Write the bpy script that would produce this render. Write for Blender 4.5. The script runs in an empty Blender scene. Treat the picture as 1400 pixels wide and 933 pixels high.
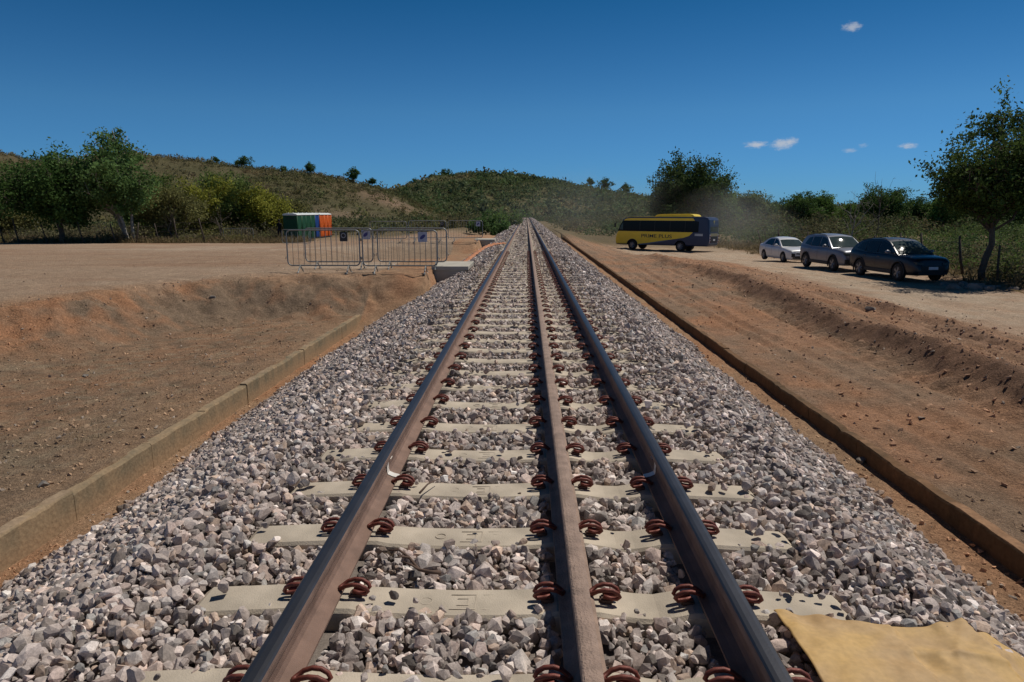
import bpy, bmesh, math, random
import numpy as np
from mathutils import Vector, Matrix

scene = bpy.context.scene
COL = scene.collection
rad = math.radians

# ------------------------------------------------------------------ camera
PITCH, YAW, FPX, EYE = rad(10.71), rad(1.177), 933.0, 1.63
cam_d = bpy.data.cameras.new('camera')
cam = bpy.data.objects.new('camera', cam_d); COL.objects.link(cam)
cam_d.sensor_width = 36.0; cam_d.lens = 36.0 * FPX / 1400.0
cam_d.clip_start = 0.05; cam_d.clip_end = 6000
cam.location = (0, 0, EYE)
cam.rotation_euler = (math.pi / 2 - PITCH, 0, YAW)
scene.camera = cam
_R = cam.rotation_euler.to_matrix()


def ray(px, py):
    """Direction from the eye through a pixel of the 1400 x 933 photograph."""
    return _R @ Vector(((px - 700.0) / FPX, -(py - 466.5) / FPX, -1.0))


def on_plane(px, py, z):
    d = ray(px, py); t = (z - EYE) / d.z
    return Vector((d.x * t, d.y * t, z))


def at_y(px, py, Y):
    d = ray(px, py); t = Y / d.y
    return Vector((d.x * t, Y, EYE + d.z * t))


# ------------------------------------------------------------------ noise
def _hash(ix, iy, seed):
    n = (ix.astype(np.int64) * 374761393 + iy.astype(np.int64) * 668265263 + seed * 1442695041) & 0xffffffff
    n = ((n ^ (n >> 13)) * 1274126177) & 0xffffffff
    return ((n ^ (n >> 16)) & 0xffffff).astype(np.float64) / 0xffffff


def vnoise(x, y, seed=0):
    x = np.asarray(x, float); y = np.asarray(y, float)
    ix = np.floor(x); iy = np.floor(y); fx = x - ix; fy = y - iy
    u = fx * fx * (3 - 2 * fx); v = fy * fy * (3 - 2 * fy)
    a = _hash(ix, iy, seed); b = _hash(ix + 1, iy, seed); c = _hash(ix, iy + 1, seed); d = _hash(ix + 1, iy + 1, seed)
    return (a * (1 - u) + b * u) * (1 - v) + (c * (1 - u) + d * u) * v


def fbm(x, y, seed=0, octv=4, gain=.5):
    s = 0; amp = 1; tot = 0
    for k in range(octv):
        s = s + amp * (vnoise(x * 2 ** k + 17.3 * k, y * 2 ** k - 9.1 * k, seed + k) * 2 - 1); tot += amp; amp *= gain
    return s / tot


def sstep(a, b, x):
    t = np.clip((np.asarray(x, float) - a) / (b - a), 0, 1)
    return t * t * (3 - 2 * t)


# ------------------------------------------------------------------ mesh helpers
def np_mesh(name, V, F, mat=None, cols=None, smooth=False, mi=None):
    """V (n,3), F (m,k) all faces of one size."""
    V = np.ascontiguousarray(V, np.float32); F = np.ascontiguousarray(F, np.int32)
    me = bpy.data.meshes.new(name); k = F.shape[1]
    me.vertices.add(len(V)); me.vertices.foreach_set('co', V.ravel())
    me.loops.add(F.size); me.loops.foreach_set('vertex_index', F.ravel())
    me.polygons.add(len(F)); me.polygons.foreach_set('loop_start', np.arange(len(F), dtype=np.int32) * k)
    me.polygons.foreach_set('use_smooth', np.full(len(F), smooth, bool))
    if mi is not None: me.polygons.foreach_set('material_index', np.asarray(mi, np.int32))
    if cols is not None:
        a = me.attributes.new('Col', 'FLOAT_COLOR', 'POINT')
        c = np.ones((len(V), 4), np.float32); c[:, :3] = cols
        a.data.foreach_set('color', c.ravel())
    me.update(calc_edges=True)
    for m in (mat if isinstance(mat, (list, tuple)) else [mat]):
        if m: me.materials.append(m)
    return me


def link(name, me, parent=None, loc=None, rotz=0.0):
    o = bpy.data.objects.new(name, me); COL.objects.link(o)
    if parent is not None: o.parent = parent
    if loc is not None: o.location = loc
    if rotz: o.rotation_euler = (0, 0, rotz)
    return o


def bm_obj(name, bm, mat, parent=None, smooth=False, bevel=0, seg=2):
    if bevel:
        bmesh.ops.bevel(bm, geom=bm.edges[:], offset=bevel, segments=seg, affect='EDGES', profile=.5)
    bmesh.ops.recalc_face_normals(bm, faces=bm.faces[:])
    me = bpy.data.meshes.new(name); bm.to_mesh(me); bm.free()
    for m in (mat if isinstance(mat, (list, tuple)) else [mat]): me.materials.append(m)
    if smooth:
        for p in me.polygons: p.use_smooth = True
    return link(name, me, parent)


def thing(name, label, cat, loc=(0, 0, 0), rotz=0.0, group=None):
    o = bpy.data.objects.new(name, None); COL.objects.link(o)
    o.empty_display_size = .2
    o.location = loc; o.rotation_euler = (0, 0, rotz)
    o['label'] = label; o['category'] = cat
    if group: o['group'] = group
    return o


def tag(o, label=None, cat=None, group=None, kind=None):
    if label: o['label'] = label
    if cat: o['category'] = cat
    if group: o['group'] = group
    if kind: o['kind'] = kind
    return o


def box(bm, x0, x1, y0, y1, z0, z1):
    vs = [bm.verts.new(p) for p in ((x0, y0, z0), (x1, y0, z0), (x1, y1, z0), (x0, y1, z0), (x0, y0, z1), (x1, y0, z1), (x1, y1, z1), (x0, y1, z1))]
    for f in ((3, 2, 1, 0), (4, 5, 6, 7), (0, 1, 5, 4), (1, 2, 6, 5), (2, 3, 7, 6), (3, 0, 4, 7)):
        bm.faces.new([vs[i] for i in f])
    return vs


def tube(bm, pts, r, n=8, closed=False, caps=True):
    pts = [Vector(p) for p in pts]; m = len(pts)
    rs = r if isinstance(r, (list, tuple)) else [r] * m
    rings = []; prev = None
    for i, p in enumerate(pts):
        if closed: t = pts[(i + 1) % m] - pts[i - 1]
        else: t = pts[min(i + 1, m - 1)] - pts[max(i - 1, 0)]
        t.normalize()
        if prev is None:
            a = Vector((0, 0, 1)) if abs(t.z) < .9 else Vector((1, 0, 0))
            u = t.cross(a).normalized()
        else:
            u = (prev - t * prev.dot(t))
            u = u.normalized() if u.length > 1e-6 else t.orthogonal().normalized()
        prev = u; v = t.cross(u)
        rings.append([bm.verts.new(p + (u * math.cos(2 * math.pi * k / n) + v * math.sin(2 * math.pi * k / n)) * rs[i]) for k in range(n)])
    for i in range(m if closed else m - 1):
        A = rings[i]; B = rings[(i + 1) % m]
        for k in range(n):
            bm.faces.new((A[k], A[(k + 1) % n], B[(k + 1) % n], B[k]))
    if caps and not closed:
        bm.faces.new(rings[0][::-1]); bm.faces.new(rings[-1])


def lathe(bm, prof, axis='y', n=24):
    """prof: list of (radius, offset along the axis)."""
    rings = []
    for r, a in prof:
        ring = []
        for k in range(n):
            t = 2 * math.pi * k / n
            ring.append(bm.verts.new((r * math.cos(t), a, r * math.sin(t)) if axis == 'y' else (r * math.cos(t), r * math.sin(t), a)))
        rings.append(ring)
    for A, B in zip(rings[:-1], rings[1:]):
        for k in range(n): bm.faces.new((A[k], A[(k + 1) % n], B[(k + 1) % n], B[k]))
    bm.faces.new(rings[0][::-1]); bm.faces.new(rings[-1])


def prism(bm, poly, y0, y1):
    """poly in (x,z), extruded along y."""
    A = [bm.verts.new((x, y0, z)) for x, z in poly]; B = [bm.verts.new((x, y1, z)) for x, z in poly]
    n = len(poly)
    for i in range(n): bm.faces.new((A[i], A[(i + 1) % n], B[(i + 1) % n], B[i]))
    bm.faces.new(A[::-1]); bm.faces.new(B)


# ------------------------------------------------------------------ materials
def mat_new(name):
    m = bpy.data.materials.new(name); m.use_nodes = True
    nt = m.node_tree; b = nt.nodes['Principled BSDF']
    return m, nt, b


def N(nt, typ, **kw):
    n = nt.nodes.new(typ)
    for k, v in kw.items():
        if k in n.inputs: n.inputs[k].default_value = v
        else: setattr(n, k, v)
    return n


def rgba(c): return (c[0], c[1], c[2], 1.0)


def plain(name, col, rough=.6, metal=0.0, coat=0.0, var=.12, scale=6.0, bump=0.0, bscale=60.0, spec=.5):
    """Principled with a little procedural variation of colour and roughness."""
    m, nt, b = mat_new(name)
    tc = N(nt, 'ShaderNodeTexCoord'); no = N(nt, 'ShaderNodeTexNoise', Scale=scale, Detail=4.0)
    nt.links.new(tc.outputs['Object'], no.inputs['Vector'])
    mr = N(nt, 'ShaderNodeMapRange'); mr.inputs['From Min'].default_value = .3; mr.inputs['From Max'].default_value = .7
    mr.inputs['To Min'].default_value = 1 - var; mr.inputs['To Max'].default_value = 1 + var
    nt.links.new(no.outputs['Fac'], mr.inputs['Value'])
    mx = N(nt, 'ShaderNodeMix', data_type='RGBA', blend_type='MULTIPLY'); mx.inputs[0].default_value = 1
    mx.inputs[6].default_value = rgba(col); nt.links.new(mr.outputs[0], mx.inputs[7])
    nt.links.new(mx.outputs[2], b.inputs['Base Color'])
    b.inputs['Roughness'].default_value = rough; b.inputs['Metallic'].default_value = metal
    b.inputs['Coat Weight'].default_value = coat; b.inputs['Coat Roughness'].default_value = .04
    b.inputs['Specular IOR Level'].default_value = spec
    if bump:
        n2 = N(nt, 'ShaderNodeTexNoise', Scale=bscale, Detail=5.0); nt.links.new(tc.outputs['Object'], n2.inputs['Vector'])
        bp = N(nt, 'ShaderNodeBump', Strength=bump, Distance=.01); nt.links.new(n2.outputs['Fac'], bp.inputs['Height'])
        nt.links.new(bp.outputs['Normal'], b.inputs['Normal'])
    return m


def attr_mat(name, rough=.9, fine=((40, .25),), bump=.5, bscale=90, bdist=.01, spec=.25, coord='Object'):
    """Base colour from the per-vertex 'Col' attribute, broken up by noise at several scales."""
    m, nt, b = mat_new(name)
    at = N(nt, 'ShaderNodeAttribute', attribute_name='Col')
    tc = N(nt, 'ShaderNodeTexCoord'); cur = at.outputs['Color']
    for sc, amp in fine:
        no = N(nt, 'ShaderNodeTexNoise', Scale=sc, Detail=6.0, Roughness=.65); nt.links.new(tc.outputs[coord], no.inputs['Vector'])
        mr = N(nt, 'ShaderNodeMapRange'); mr.inputs['From Min'].default_value = .3; mr.inputs['From Max'].default_value = .7
        mr.inputs['To Min'].default_value = 1 - amp; mr.inputs['To Max'].default_value = 1 + amp
        nt.links.new(no.outputs['Fac'], mr.inputs['Value'])
        mx = N(nt, 'ShaderNodeMix', data_type='RGBA', blend_type='MULTIPLY'); mx.inputs[0].default_value = 1
        nt.links.new(cur, mx.inputs[6]); nt.links.new(mr.outputs[0], mx.inputs[7]); cur = mx.outputs[2]
    nt.links.new(cur, b.inputs['Base Color'])
    b.inputs['Roughness'].default_value = rough; b.inputs['Specular IOR Level'].default_value = spec
    if bump:
        n2 = N(nt, 'ShaderNodeTexNoise', Scale=bscale, Detail=8.0, Roughness=.7); nt.links.new(tc.outputs[coord], n2.inputs['Vector'])
        bp = N(nt, 'ShaderNodeBump', Strength=bump, Distance=bdist); nt.links.new(n2.outputs['Fac'], bp.inputs['Height'])
        nt.links.new(bp.outputs['Normal'], b.inputs['Normal'])
    return m


def leaf_mat(name):
    m, nt, b = mat_new(name)
    at = N(nt, 'ShaderNodeAttribute', attribute_name='Col')
    nt.links.new(at.outputs['Color'], b.inputs['Base Color'])
    b.inputs['Roughness'].default_value = .75; b.inputs['Specular IOR Level'].default_value = .12
    tr = N(nt, 'ShaderNodeBsdfTranslucent'); nt.links.new(at.outputs['Color'], tr.inputs['Color'])
    ms = N(nt, 'ShaderNodeMixShader'); ms.inputs[0].default_value = .35
    out = nt.nodes['Material Output']
    nt.links.new(b.outputs[0], ms.inputs[1]); nt.links.new(tr.outputs[0], ms.inputs[2]); nt.links.new(ms.outputs[0], out.inputs['Surface'])
    return m


# ------------------------------------------------------------------ light, sky
SUN_EL, SUN_AZ = rad(58), rad(57)          # azimuth clockwise from +Y (the track direction)
sd = Vector((math.sin(SUN_AZ) * math.cos(SUN_EL), math.cos(SUN_AZ) * math.cos(SUN_EL), math.sin(SUN_EL)))
sl = bpy.data.lights.new('sun', 'SUN'); sl.energy = 4.8; sl.angle = rad(.53); sl.color = (1.0, .93, .83)
so = bpy.data.objects.new('sun', sl); COL.objects.link(so)
so.rotation_euler = (-sd).to_track_quat('-Z', 'Y').to_euler(); so.location = (20, 20, 40)

w = bpy.data.worlds.new('World'); scene.world = w; w.use_nodes = True
nt = w.node_tree; bg = nt.nodes['Background']
sky = N(nt, 'ShaderNodeTexSky', sky_type='NISHITA', sun_disc=False)
sky.sun_elevation = SUN_EL; sky.sun_rotation = SUN_AZ; sky.altitude = 400; sky.air_density = .9; sky.dust_density = .15; sky.ozone_density = 2.2
SKY_NODE = sky
bg.inputs['Strength'].default_value = .05
tc = N(nt, 'ShaderNodeTexCoord')
# polarised look of the clear sky: the Nishita colours pulled towards deep blue, by elevation; upper dome, out of view, darkened further to cut fill light
sp = N(nt, 'ShaderNodeSeparateXYZ'); nt.links.new(tc.outputs['Generated'], sp.inputs[0])
rp = N(nt, 'ShaderNodeValToRGB'); e_ = rp.color_ramp.elements
SKY_TINT = [(0.0, (.44, 1.12, 2.2)), (.134, (.50, 1.22, 1.84)), (.29, (.155, .88, 1.38)), (.75, (.09, .34, .52))]
e_[0].position = 0; e_[0].color = SKY_TINT[0][1] + (1,); e_[1].position = .75; e_[1].color = SKY_TINT[3][1] + (1,)
for p_, c_ in SKY_TINT[1:3]:
    x_ = e_.new(p_); x_.color = c_ + (1,)
nt.links.new(sp.outputs[2], rp.inputs[0])
hs = N(nt, 'ShaderNodeMix', data_type='RGBA', blend_type='MULTIPLY'); hs.inputs[0].default_value = 1
nt.links.new(sky.outputs[0], hs.inputs[6]); nt.links.new(rp.outputs[0], hs.inputs[7]); cur = hs.outputs[2]
# small fair-weather clouds far up in the sky: soft elongated puffs around fixed sky directions
for (cx, cy, ax, ay, dens, sdn) in ((1164, 37, 11, 6, .6, 1), (1033, 198, 14, 4.5, .75, 2), (1070, 197, 15, 7, .7, 3), (1083, 193, 8, 5, .5, 7), (1162, 206, 9, 3, .35, 4), (1241, 200, 10, 3.5, .6, 5), (1180, 199, 6, 3, .2, 6)):
    d = ray(cx, cy).normalized(); r_ = d.cross(Vector((0, 0, 1))).normalized(); u_ = r_.cross(d)
    def dotn(vec, k):
        vm = N(nt, 'ShaderNodeVectorMath', operation='DOT_PRODUCT'); nt.links.new(tc.outputs['Generated'], vm.inputs[0]); vm.inputs[1].default_value = vec
        ml = N(nt, 'ShaderNodeMath', operation='MULTIPLY'); nt.links.new(vm.outputs['Value'], ml.inputs[0]); ml.inputs[1].default_value = k
        return ml.outputs[0]
    X_ = dotn(r_, FPX / ax); Y_ = dotn(u_, FPX / ay); Z_ = dotn(d, 1.0)
    cv = N(nt, 'ShaderNodeCombineXYZ'); nt.links.new(X_, cv.inputs[0]); nt.links.new(Y_, cv.inputs[1]); cv.inputs[2].default_value = sdn * 7.7
    ln = N(nt, 'ShaderNodeVectorMath', operation='MULTIPLY'); nt.links.new(cv.outputs[0], ln.inputs[0]); ln.inputs[1].default_value = (1, 1, 0)
    l2 = N(nt, 'ShaderNodeVectorMath', operation='LENGTH'); nt.links.new(ln.outputs[0], l2.inputs[0])
    no = N(nt, 'ShaderNodeTexNoise', Scale=1.6, Detail=5.0, Roughness=.6); nt.links.new(cv.outputs[0], no.inputs['Vector'])
    ma = N(nt, 'ShaderNodeMath', operation='MULTIPLY_ADD'); nt.links.new(no.outputs['Fac'], ma.inputs[0]); ma.inputs[1].default_value = -1.7
    nt.links.new(l2.outputs['Value'], ma.inputs[2])
    mr = N(nt, 'ShaderNodeMapRange', interpolation_type='SMOOTHSTEP'); nt.links.new(ma.outputs[0], mr.inputs['Value'])
    mr.inputs['From Min'].default_value = -.75; mr.inputs['From Max'].default_value = .3; mr.inputs['To Min'].default_value = dens; mr.inputs['To Max'].default_value = 0
    gt = N(nt, 'ShaderNodeMath', operation='GREATER_THAN'); nt.links.new(Z_, gt.inputs[0]); gt.inputs[1].default_value = .5
    mm = N(nt, 'ShaderNodeMath', operation='MULTIPLY'); nt.links.new(mr.outputs[0], mm.inputs[0]); nt.links.new(gt.outputs[0], mm.inputs[1])
    mx = N(nt, 'ShaderNodeMix', data_type='RGBA'); nt.links.new(mm.outputs[0], mx.inputs[0]); nt.links.new(cur, mx.inputs[6]); mx.inputs[7].default_value = (15, 15.5, 16.5, 1)
    cur = mx.outputs[2]
nt.links.new(cur, bg.inputs['Color'])
vs = scene.view_settings; vs.view_transform = 'Standard'; vs.look = 'None'; vs.exposure = -.5; vs.gamma = 1; vs.use_curve_mapping = False
scene.cycles.max_bounces = 6; scene.cycles.volume_bounces = 2; scene.cycles.diffuse_bounces = 3; scene.cycles.glossy_bounces = 3; scene.cycles.transparent_max_bounces = 8
# ------------------------------------------------------------------ terrain
RX = (-.86, .2175, .812)                    # rail centre lines: outer, inner (metre gauge), outer
WALL_L, WALL_R = -3.92, 3.52              # inner faces of the channel walls
WL_END, WR_END = 16.0, 67.0
BANK = [(-12.5, 3.0), (-11.3, 8.0), (-9.4, 12.0), (-8.4, 14.6), (-7.2, 16.5), (-5.4, 17.3), (-2.0, 17.5)]   # crest of the left terrace


def bank_dist(X, Y):
    """Signed distance to the crest: positive on the terrace side (left / beyond)."""
    best = np.full(np.shape(X), 1e9); sign = np.ones(np.shape(X))
    P = [(-14.5, -30.0)] + BANK + [(40.0, 17.7)]
    for (ax, ay), (bx, by) in zip(P[:-1], P[1:]):
        dx, dy = bx - ax, by - ay; L2 = dx * dx + dy * dy
        t = np.clip(((X - ax) * dx + (Y - ay) * dy) / L2, 0, 1)
        ex = X - (ax + t * dx); ey = Y - (ay + t * dy); d = np.hypot(ex, ey)
        s = np.sign(dx * (Y - ay) - dy * (X - ax)); s[s == 0] = 1
        upd = d < best; best = np.where(upd, d, best); sign = np.where(upd, s, sign)
    return best * sign


def ridge_a(Y): return 6.8 - .03 * np.clip(14 - Y, -10, 12) + .22 * np.sin(Y * .33) + .1 * np.sin(Y * 1.1 + 1)
def ridge_b(Y): return 9.1 + .25 * np.sin(Y * .27 + 2) + .12 * np.sin(Y * .9)


def H(X, Y, detail=True):
    X = np.asarray(X, float); Y = np.asarray(Y, float)
    # right side
    sb_ = sstep(36, 47, Y); zr = -.80 - .36 * sstep(0, 1, (X - 7 + 3 * sb_) / (6 - 1.5 * sb_)) + .03 * sstep(4.5, 6.5, X)
    zr = zr - .42 * sstep(34, 50, Y) * sstep(4.0, 8.0, X) + .3 * sstep(40, 75, Y) * (1 - sstep(3.8, 6, X))
    zr = zr + .1 * sstep(16.6, 18.2, X)
    # left side
    d = bank_dist(X, Y) + (.6 * fbm(X * .55, Y * .55, 5, 3) + .28 * fbm(X * 1.9, Y * 1.9, 6, 3)) * (1 if detail else 0)
    zt = .07 - .1 * (1 - sstep(9, 18, Y)) * (1 - sstep(-10, -6, X)) - .86 * sstep(20, 58, Y) * (1 - sstep(-15, -5, X))
    basin2 = sstep(23, 25, Y) * (1 - sstep(35.5, 38, Y)) * sstep(-9.5, -5.5, X)
    zt = zt - .62 * basin2 - .5 * sstep(46, 62, Y) * sstep(-8, -4, X)
    zl = -.78 + (zt + .78) * sstep(-2.3 + .5 * sstep(-8.5, -5.5, X), .15, d) 
    f = 1.0
    if detail:
        n1 = fbm(X * .35, Y * .35, 11, 3); n2 = fbm(X * 1.7, Y * 1.7, 12, 4, .6); n3 = fbm(X * 6, Y * 6, 13, 3, .65)
        near = 1 - sstep(45, 90, np.hypot(X, Y)); n2 = n2 + .8 * np.maximum(fbm(X * 3.1, Y * 3.1, 14, 3, .6), 0)
        yr = 1 - .55 * sstep(20, 34, Y)
        ra = np.exp(-((X - ridge_a(Y)) / .33) ** 2) * (.27 + .14 * fbm(X * .8, Y * .5, 21, 3)) * yr
        stepa = .09 * sstep(-.2, .3, X - ridge_a(Y)) * (1 - sstep(.6, 2.4, X - ridge_a(Y)))
        rb = np.exp(-((X - ridge_b(Y)) / .45) ** 2) * (.17 + .2 * fbm(X * .7, Y * .35, 22, 3)) * (1 - sstep(16, 26, Y))
        foot = np.exp(-((X - ridge_a(Y) + .62) / .24) ** 2) * sstep(6, 8, Y) * (1 - sstep(20, 26, Y))
        tread = foot * (.035 * np.sin((Y + .35 * (X - ridge_a(Y))) * 2 * math.pi / .36) - .03)
        rut = -.045 * np.exp(-((X - 11.3 - .1 * np.sin(Y * .2)) / .35) ** 2) - .04 * np.exp(-((X - 12.9) / .3) ** 2) - .03 * np.exp(-((X - 5.4 - .15 * np.sin(Y * .3)) / .3) ** 2)
        rough_r = .028 + .07 * np.exp(-((X - ridge_a(Y) + .1) / .6) ** 2) + .06 * np.exp(-((X - ridge_b(Y)) / 1.0) ** 2)
        rough_r = rough_r * (1 - .55 * sstep(10.2, 11.2, X))
        fur = 0
        for fx, fd, fw, ph in ((4.35, .035, .09, 0), (4.9, .05, .11, 1), (5.9, .04, .10, 2.2), (7.9, .05, .12, 3.1), (8.4, .045, .10, 4.4), (10.2, .05, .13, 5.2), (10.9, .035, .1, 0.7)):
            dx_ = X - fx - .1 * np.sin(Y * .21 + ph) - .05 * np.sin(Y * .57 + 2 * ph)
            fur = fur - fd * np.exp(-(dx_ / fw) ** 2) * (.5 + vnoise(Y * .5, Y * 0 + fx, 65)) + .5 * fd * np.exp(-((np.abs(dx_) - 1.9 * fw) / (.6 * fw)) ** 2)
        zr = zr + fur * near * (1 - .5 * sstep(25, 40, Y))
        zr = zr + (ra + stepa + rb + tread + rut + .05 * n1 + rough_r * (n2 + .7 * n3)) * near
        slope = np.exp(-((d + .7) / .9) ** 2)
        flat_t = sstep(.2, 2, d)
        zl = zl + (.05 * n1 * (1 - .5 * flat_t) + (.035 + .075 * slope - .025 * flat_t) * n2 + (.022 + .045 * slope - .016 * flat_t) * n3) * near
    # gullies worn down the bank
        zl = zl - .11 * slope * sstep(.2, .7, vnoise((X + Y) * 2.1, (X - Y) * .6, 31)) * near
    mid = np.where(X > 0, zr, zl)
    # the channel and formation between the walls
    fl = np.where(X > 0, -.92, -1.03) + (.02 * fbm(X * 3, Y * 3, 41, 3) if detail else 0)
    in_r = (X < WALL_R + .06)
    lift_r = sstep(WR_END - .2, WR_END + 4, Y); lift_l = sstep(WL_END - .6, WL_END + .3, Y)
    in_l = (X > WALL_L - .06)
    base = np.where(X > 0, np.where(in_r, fl * (1 - lift_r) + np.minimum(mid, -.6) * lift_r, mid), np.where(in_l, fl * (1 - lift_l) + mid * lift_l, mid))
    # under the track keep the ground well below the ballast
    ul = sstep(15.2, 16.4, Y)
    under = (1 - sstep(2.6, 3.2, X)) * sstep(-3.6 + 1.0 * ul, -2.75 + .6 * ul, X)
    base = np.minimum(base, base * (1 - under) + (-1.1) * under)
    # far country falls away gently, hills stand on it
    far = sstep(70, 140, np.hypot(X, Y))
    return base * (1 - far) + (-1.0) * far


def Hp(x, y):
    return float(H(np.array([x], float), np.array([y], float))[0])


def lines(segs):
    out = []
    for a, b, s in segs: out += list(np.arange(a, b - 1e-9, s))
    return out


def grow(a, lim, s, k):
    o = []; x = a
    while abs(x) < lim: o.append(x); x += s; s *= k
    return o


xs = grow(-14, 1500, -.3, 1.1)[::-1] + lines([(-13.93, -4.05, .07)]) + [-4.03, -3.99, -3.97, -3.9, -3.85, -3.8, -3.7, -3.6] + lines([(-3.5, 3.2, .3)]) + [3.2, 3.3, 3.4, 3.5, 3.56, 3.58, 3.61, 3.63] + lines([(3.66, 10.2, .06), (10.2, 19, .1)]) + grow(19, 1500, .25, 1.1)
ys = grow(-1, 60, -1.0, 1.3)[::-1] + lines([(0, 4, .25), (4, 18, .07), (18, 30, .12), (30, 50, .25), (50, 90, .8)]) + grow(90, 2500, 1.5, 1.08)
xs = np.array(xs); ys = np.array(ys)
GX, GY = np.meshgrid(xs, ys); GZ = H(GX, GY)
# soil colours: what the soil is made of where
brown = np.array([.345, .215, .14]); red = np.array([.39, .203, .112]); pale = np.array([.46, .36, .265]); dull = np.array([.255, .185, .128]); orange = np.array([.35, .185, .095]); sand = np.array([.37, .24, .15]); scrubfloor = np.array([.15, .12, .07])


def soil(X, Y):
    n = fbm(X * .45, Y * .3, 51, 4); n2 = fbm(X * 1.3, Y * 1.1, 52, 4); n3 = fbm(X * .12, Y * .12, 53, 3)
    lerp = lambda a, b, t: a + (b - a) * t[..., None]
    c = np.broadcast_to(brown, X.shape + (3,)).copy()
    R = X > 0
    c = np.where(R[..., None], lerp(c, red, np.clip(.42 + .9 * n, 0, 1)), c)
    # right: dull strips, pale haul road
    c = np.where(R[..., None], lerp(c, dull, np.clip(.35 + 1.2 * n2, 0, .8) * (1 - sstep(6.4, 7.4, X))), c)
    st = fbm(X * 2.6, Y * .16, 55, 4); st2 = fbm(X * 7, Y * .3, 56, 3)
    c = np.where(R[..., None], lerp(c, dull * .8, np.clip(.9 * st + .5 * st2, 0, .75) * (1 - sstep(9.5, 11, X))), c)
    ridge_shade = np.array([.165, .098, .066]); ma = np.exp(-((X - ridge_a(Y) + .12) / .34) ** 2) * (1 - .6 * sstep(20, 32, Y)); mb = np.exp(-((X - ridge_b(Y) + .1) / .42) ** 2) * (1 - sstep(18, 26, Y)) * (.6 + .8 * n2)  # shade of the ridge sides painted into the soil colour as dark bands
    c = np.where(R[..., None], lerp(c, ridge_shade, np.clip(.95 * ma + .8 * mb + .4 * n2 * (ma + mb), 0, .92)), c)
    road = sstep(10.0, 11.8, X + .6 * n + .4 * n2 - .03 * (Y - 20)) * (1 - sstep(16.4, 18.0, X + .5 * n2)) + sstep(42, 50, Y - (X - 12) * .8 + 2 * n) * sstep(5.5, 9, X) * (1 - sstep(16.4, 18.5, X)) * (1 - sstep(62, 72, Y))
    c = lerp(c, pale, np.clip(road, 0, 1) * np.clip(.85 + .5 * n2, 0, 1))
    c = np.where(R[..., None], lerp(c, scrubfloor, sstep(17, 18.5, X + .6 * n2) * .9 + 0 * X), c)
    # left: grey-brown basin, red bank, pale beaten terrace
    d = bank_dist(X, Y) + .6 * n
    L = ~R
    terr = lerp(np.broadcast_to(np.array([.36, .255, .175]), c.shape), pale * .95, np.clip(.25 + 1.4 * n3 + .5 * n, 0, 1))
    tk = fbm(X * .16 + .03 * Y, Y * 1.5 - .1 * X, 60, 4)
    terr = lerp(terr, brown * .9, np.clip(1.3 * tk, 0, .7)); terr = lerp(terr, orange * .95, np.clip(1.1 * fbm(X * .3, Y * .35, 61, 3) - .25, 0, .6))
    terr = lerp(terr, brown * .85, sstep(-.1, .5, n2) * .45 * sstep(16, 24, Y))
    bas = lerp(np.broadcast_to(dull * np.array([1.1, 1.05, 1.0]), c.shape), red * .85, np.clip(.12 + .9 * n, 0, .5)); bas = lerp(bas, dull * .72, np.clip(.1 + 1.2 * fbm(X * 4, Y * 4, 58, 3), 0, .8)); bas = lerp(bas, np.array([.30, .24, .165]), np.clip(1.4 * fbm(X * 7, Y * 7, 59, 2) - .1, 0, .6))
    bas = lerp(bas, sand * .85, np.exp(-((X - WALL_L + .3) / .35) ** 2) * np.clip(.6 + n2, 0, 1))
    bnk = lerp(np.broadcast_to(red, c.shape), dull * .9, np.clip(.42 + 1.3 * n2 + .7 * sstep(-9.5, -7, X) + .6 * fbm(X * 5, Y * 5, 57, 3), 0, 1))
    cl = lerp(lerp(bas, bnk, sstep(-2.2, -.9, d)), terr, sstep(-.25, .35, d + .3 * n2))
    lip = np.exp(-((d - .3) / .5) ** 2) * sstep(-.1, .5, n) * (1 - sstep(19, 22, Y))
    cl = lerp(cl, orange, lip * .6)
    apron = sstep(-7.2, -6.0, X) * (1 - sstep(21.2, 22.4, Y)) * sstep(19.0, 19.6, Y)
    cl = lerp(cl, pale * 1.05, apron * np.clip(.75 + .6 * n2, 0, 1))
    basin2 = sstep(23, 25, Y) * (1 - sstep(35.5, 38, Y)) * sstep(-9.5, -6.5, X)
    cl = lerp(cl, dull * .95, basin2 * .8)
    c = np.where(L[..., None], cl, c)
    inside = (X > WALL_L - .05) & (X < WALL_R + .05)
    c = np.where(inside[..., None], lerp(np.broadcast_to(sand, c.shape), red, np.clip(.3 + n2, 0, 1)), c)
    far = sstep(55, 75, np.hypot(X * .9, Y))
    c = lerp(c, np.array([.16, .125, .07]) * (1 + .25 * n3[..., None]), far)
    return np.clip(c, .01, 1)


V = np.stack([GX, GY, GZ], -1).reshape(-1, 3)
nx_, ny_ = len(xs), len(ys)
idx = np.arange(nx_ * ny_).reshape(ny_, nx_)
F = np.stack([idx[:-1, :-1], idx[:-1, 1:], idx[1:, 1:], idx[1:, :-1]], -1).reshape(-1, 4)
M_soil = attr_mat('soil', .95, ((1.6, .14), (9, .22), (32, .34), (95, .32)), bump=.9, bscale=30, bdist=.055, spec=.1)
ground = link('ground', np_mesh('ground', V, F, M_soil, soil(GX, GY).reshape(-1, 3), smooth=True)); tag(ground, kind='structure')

# ------------------------------------------------------------------ stones
rng = np.random.default_rng(4)


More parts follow.
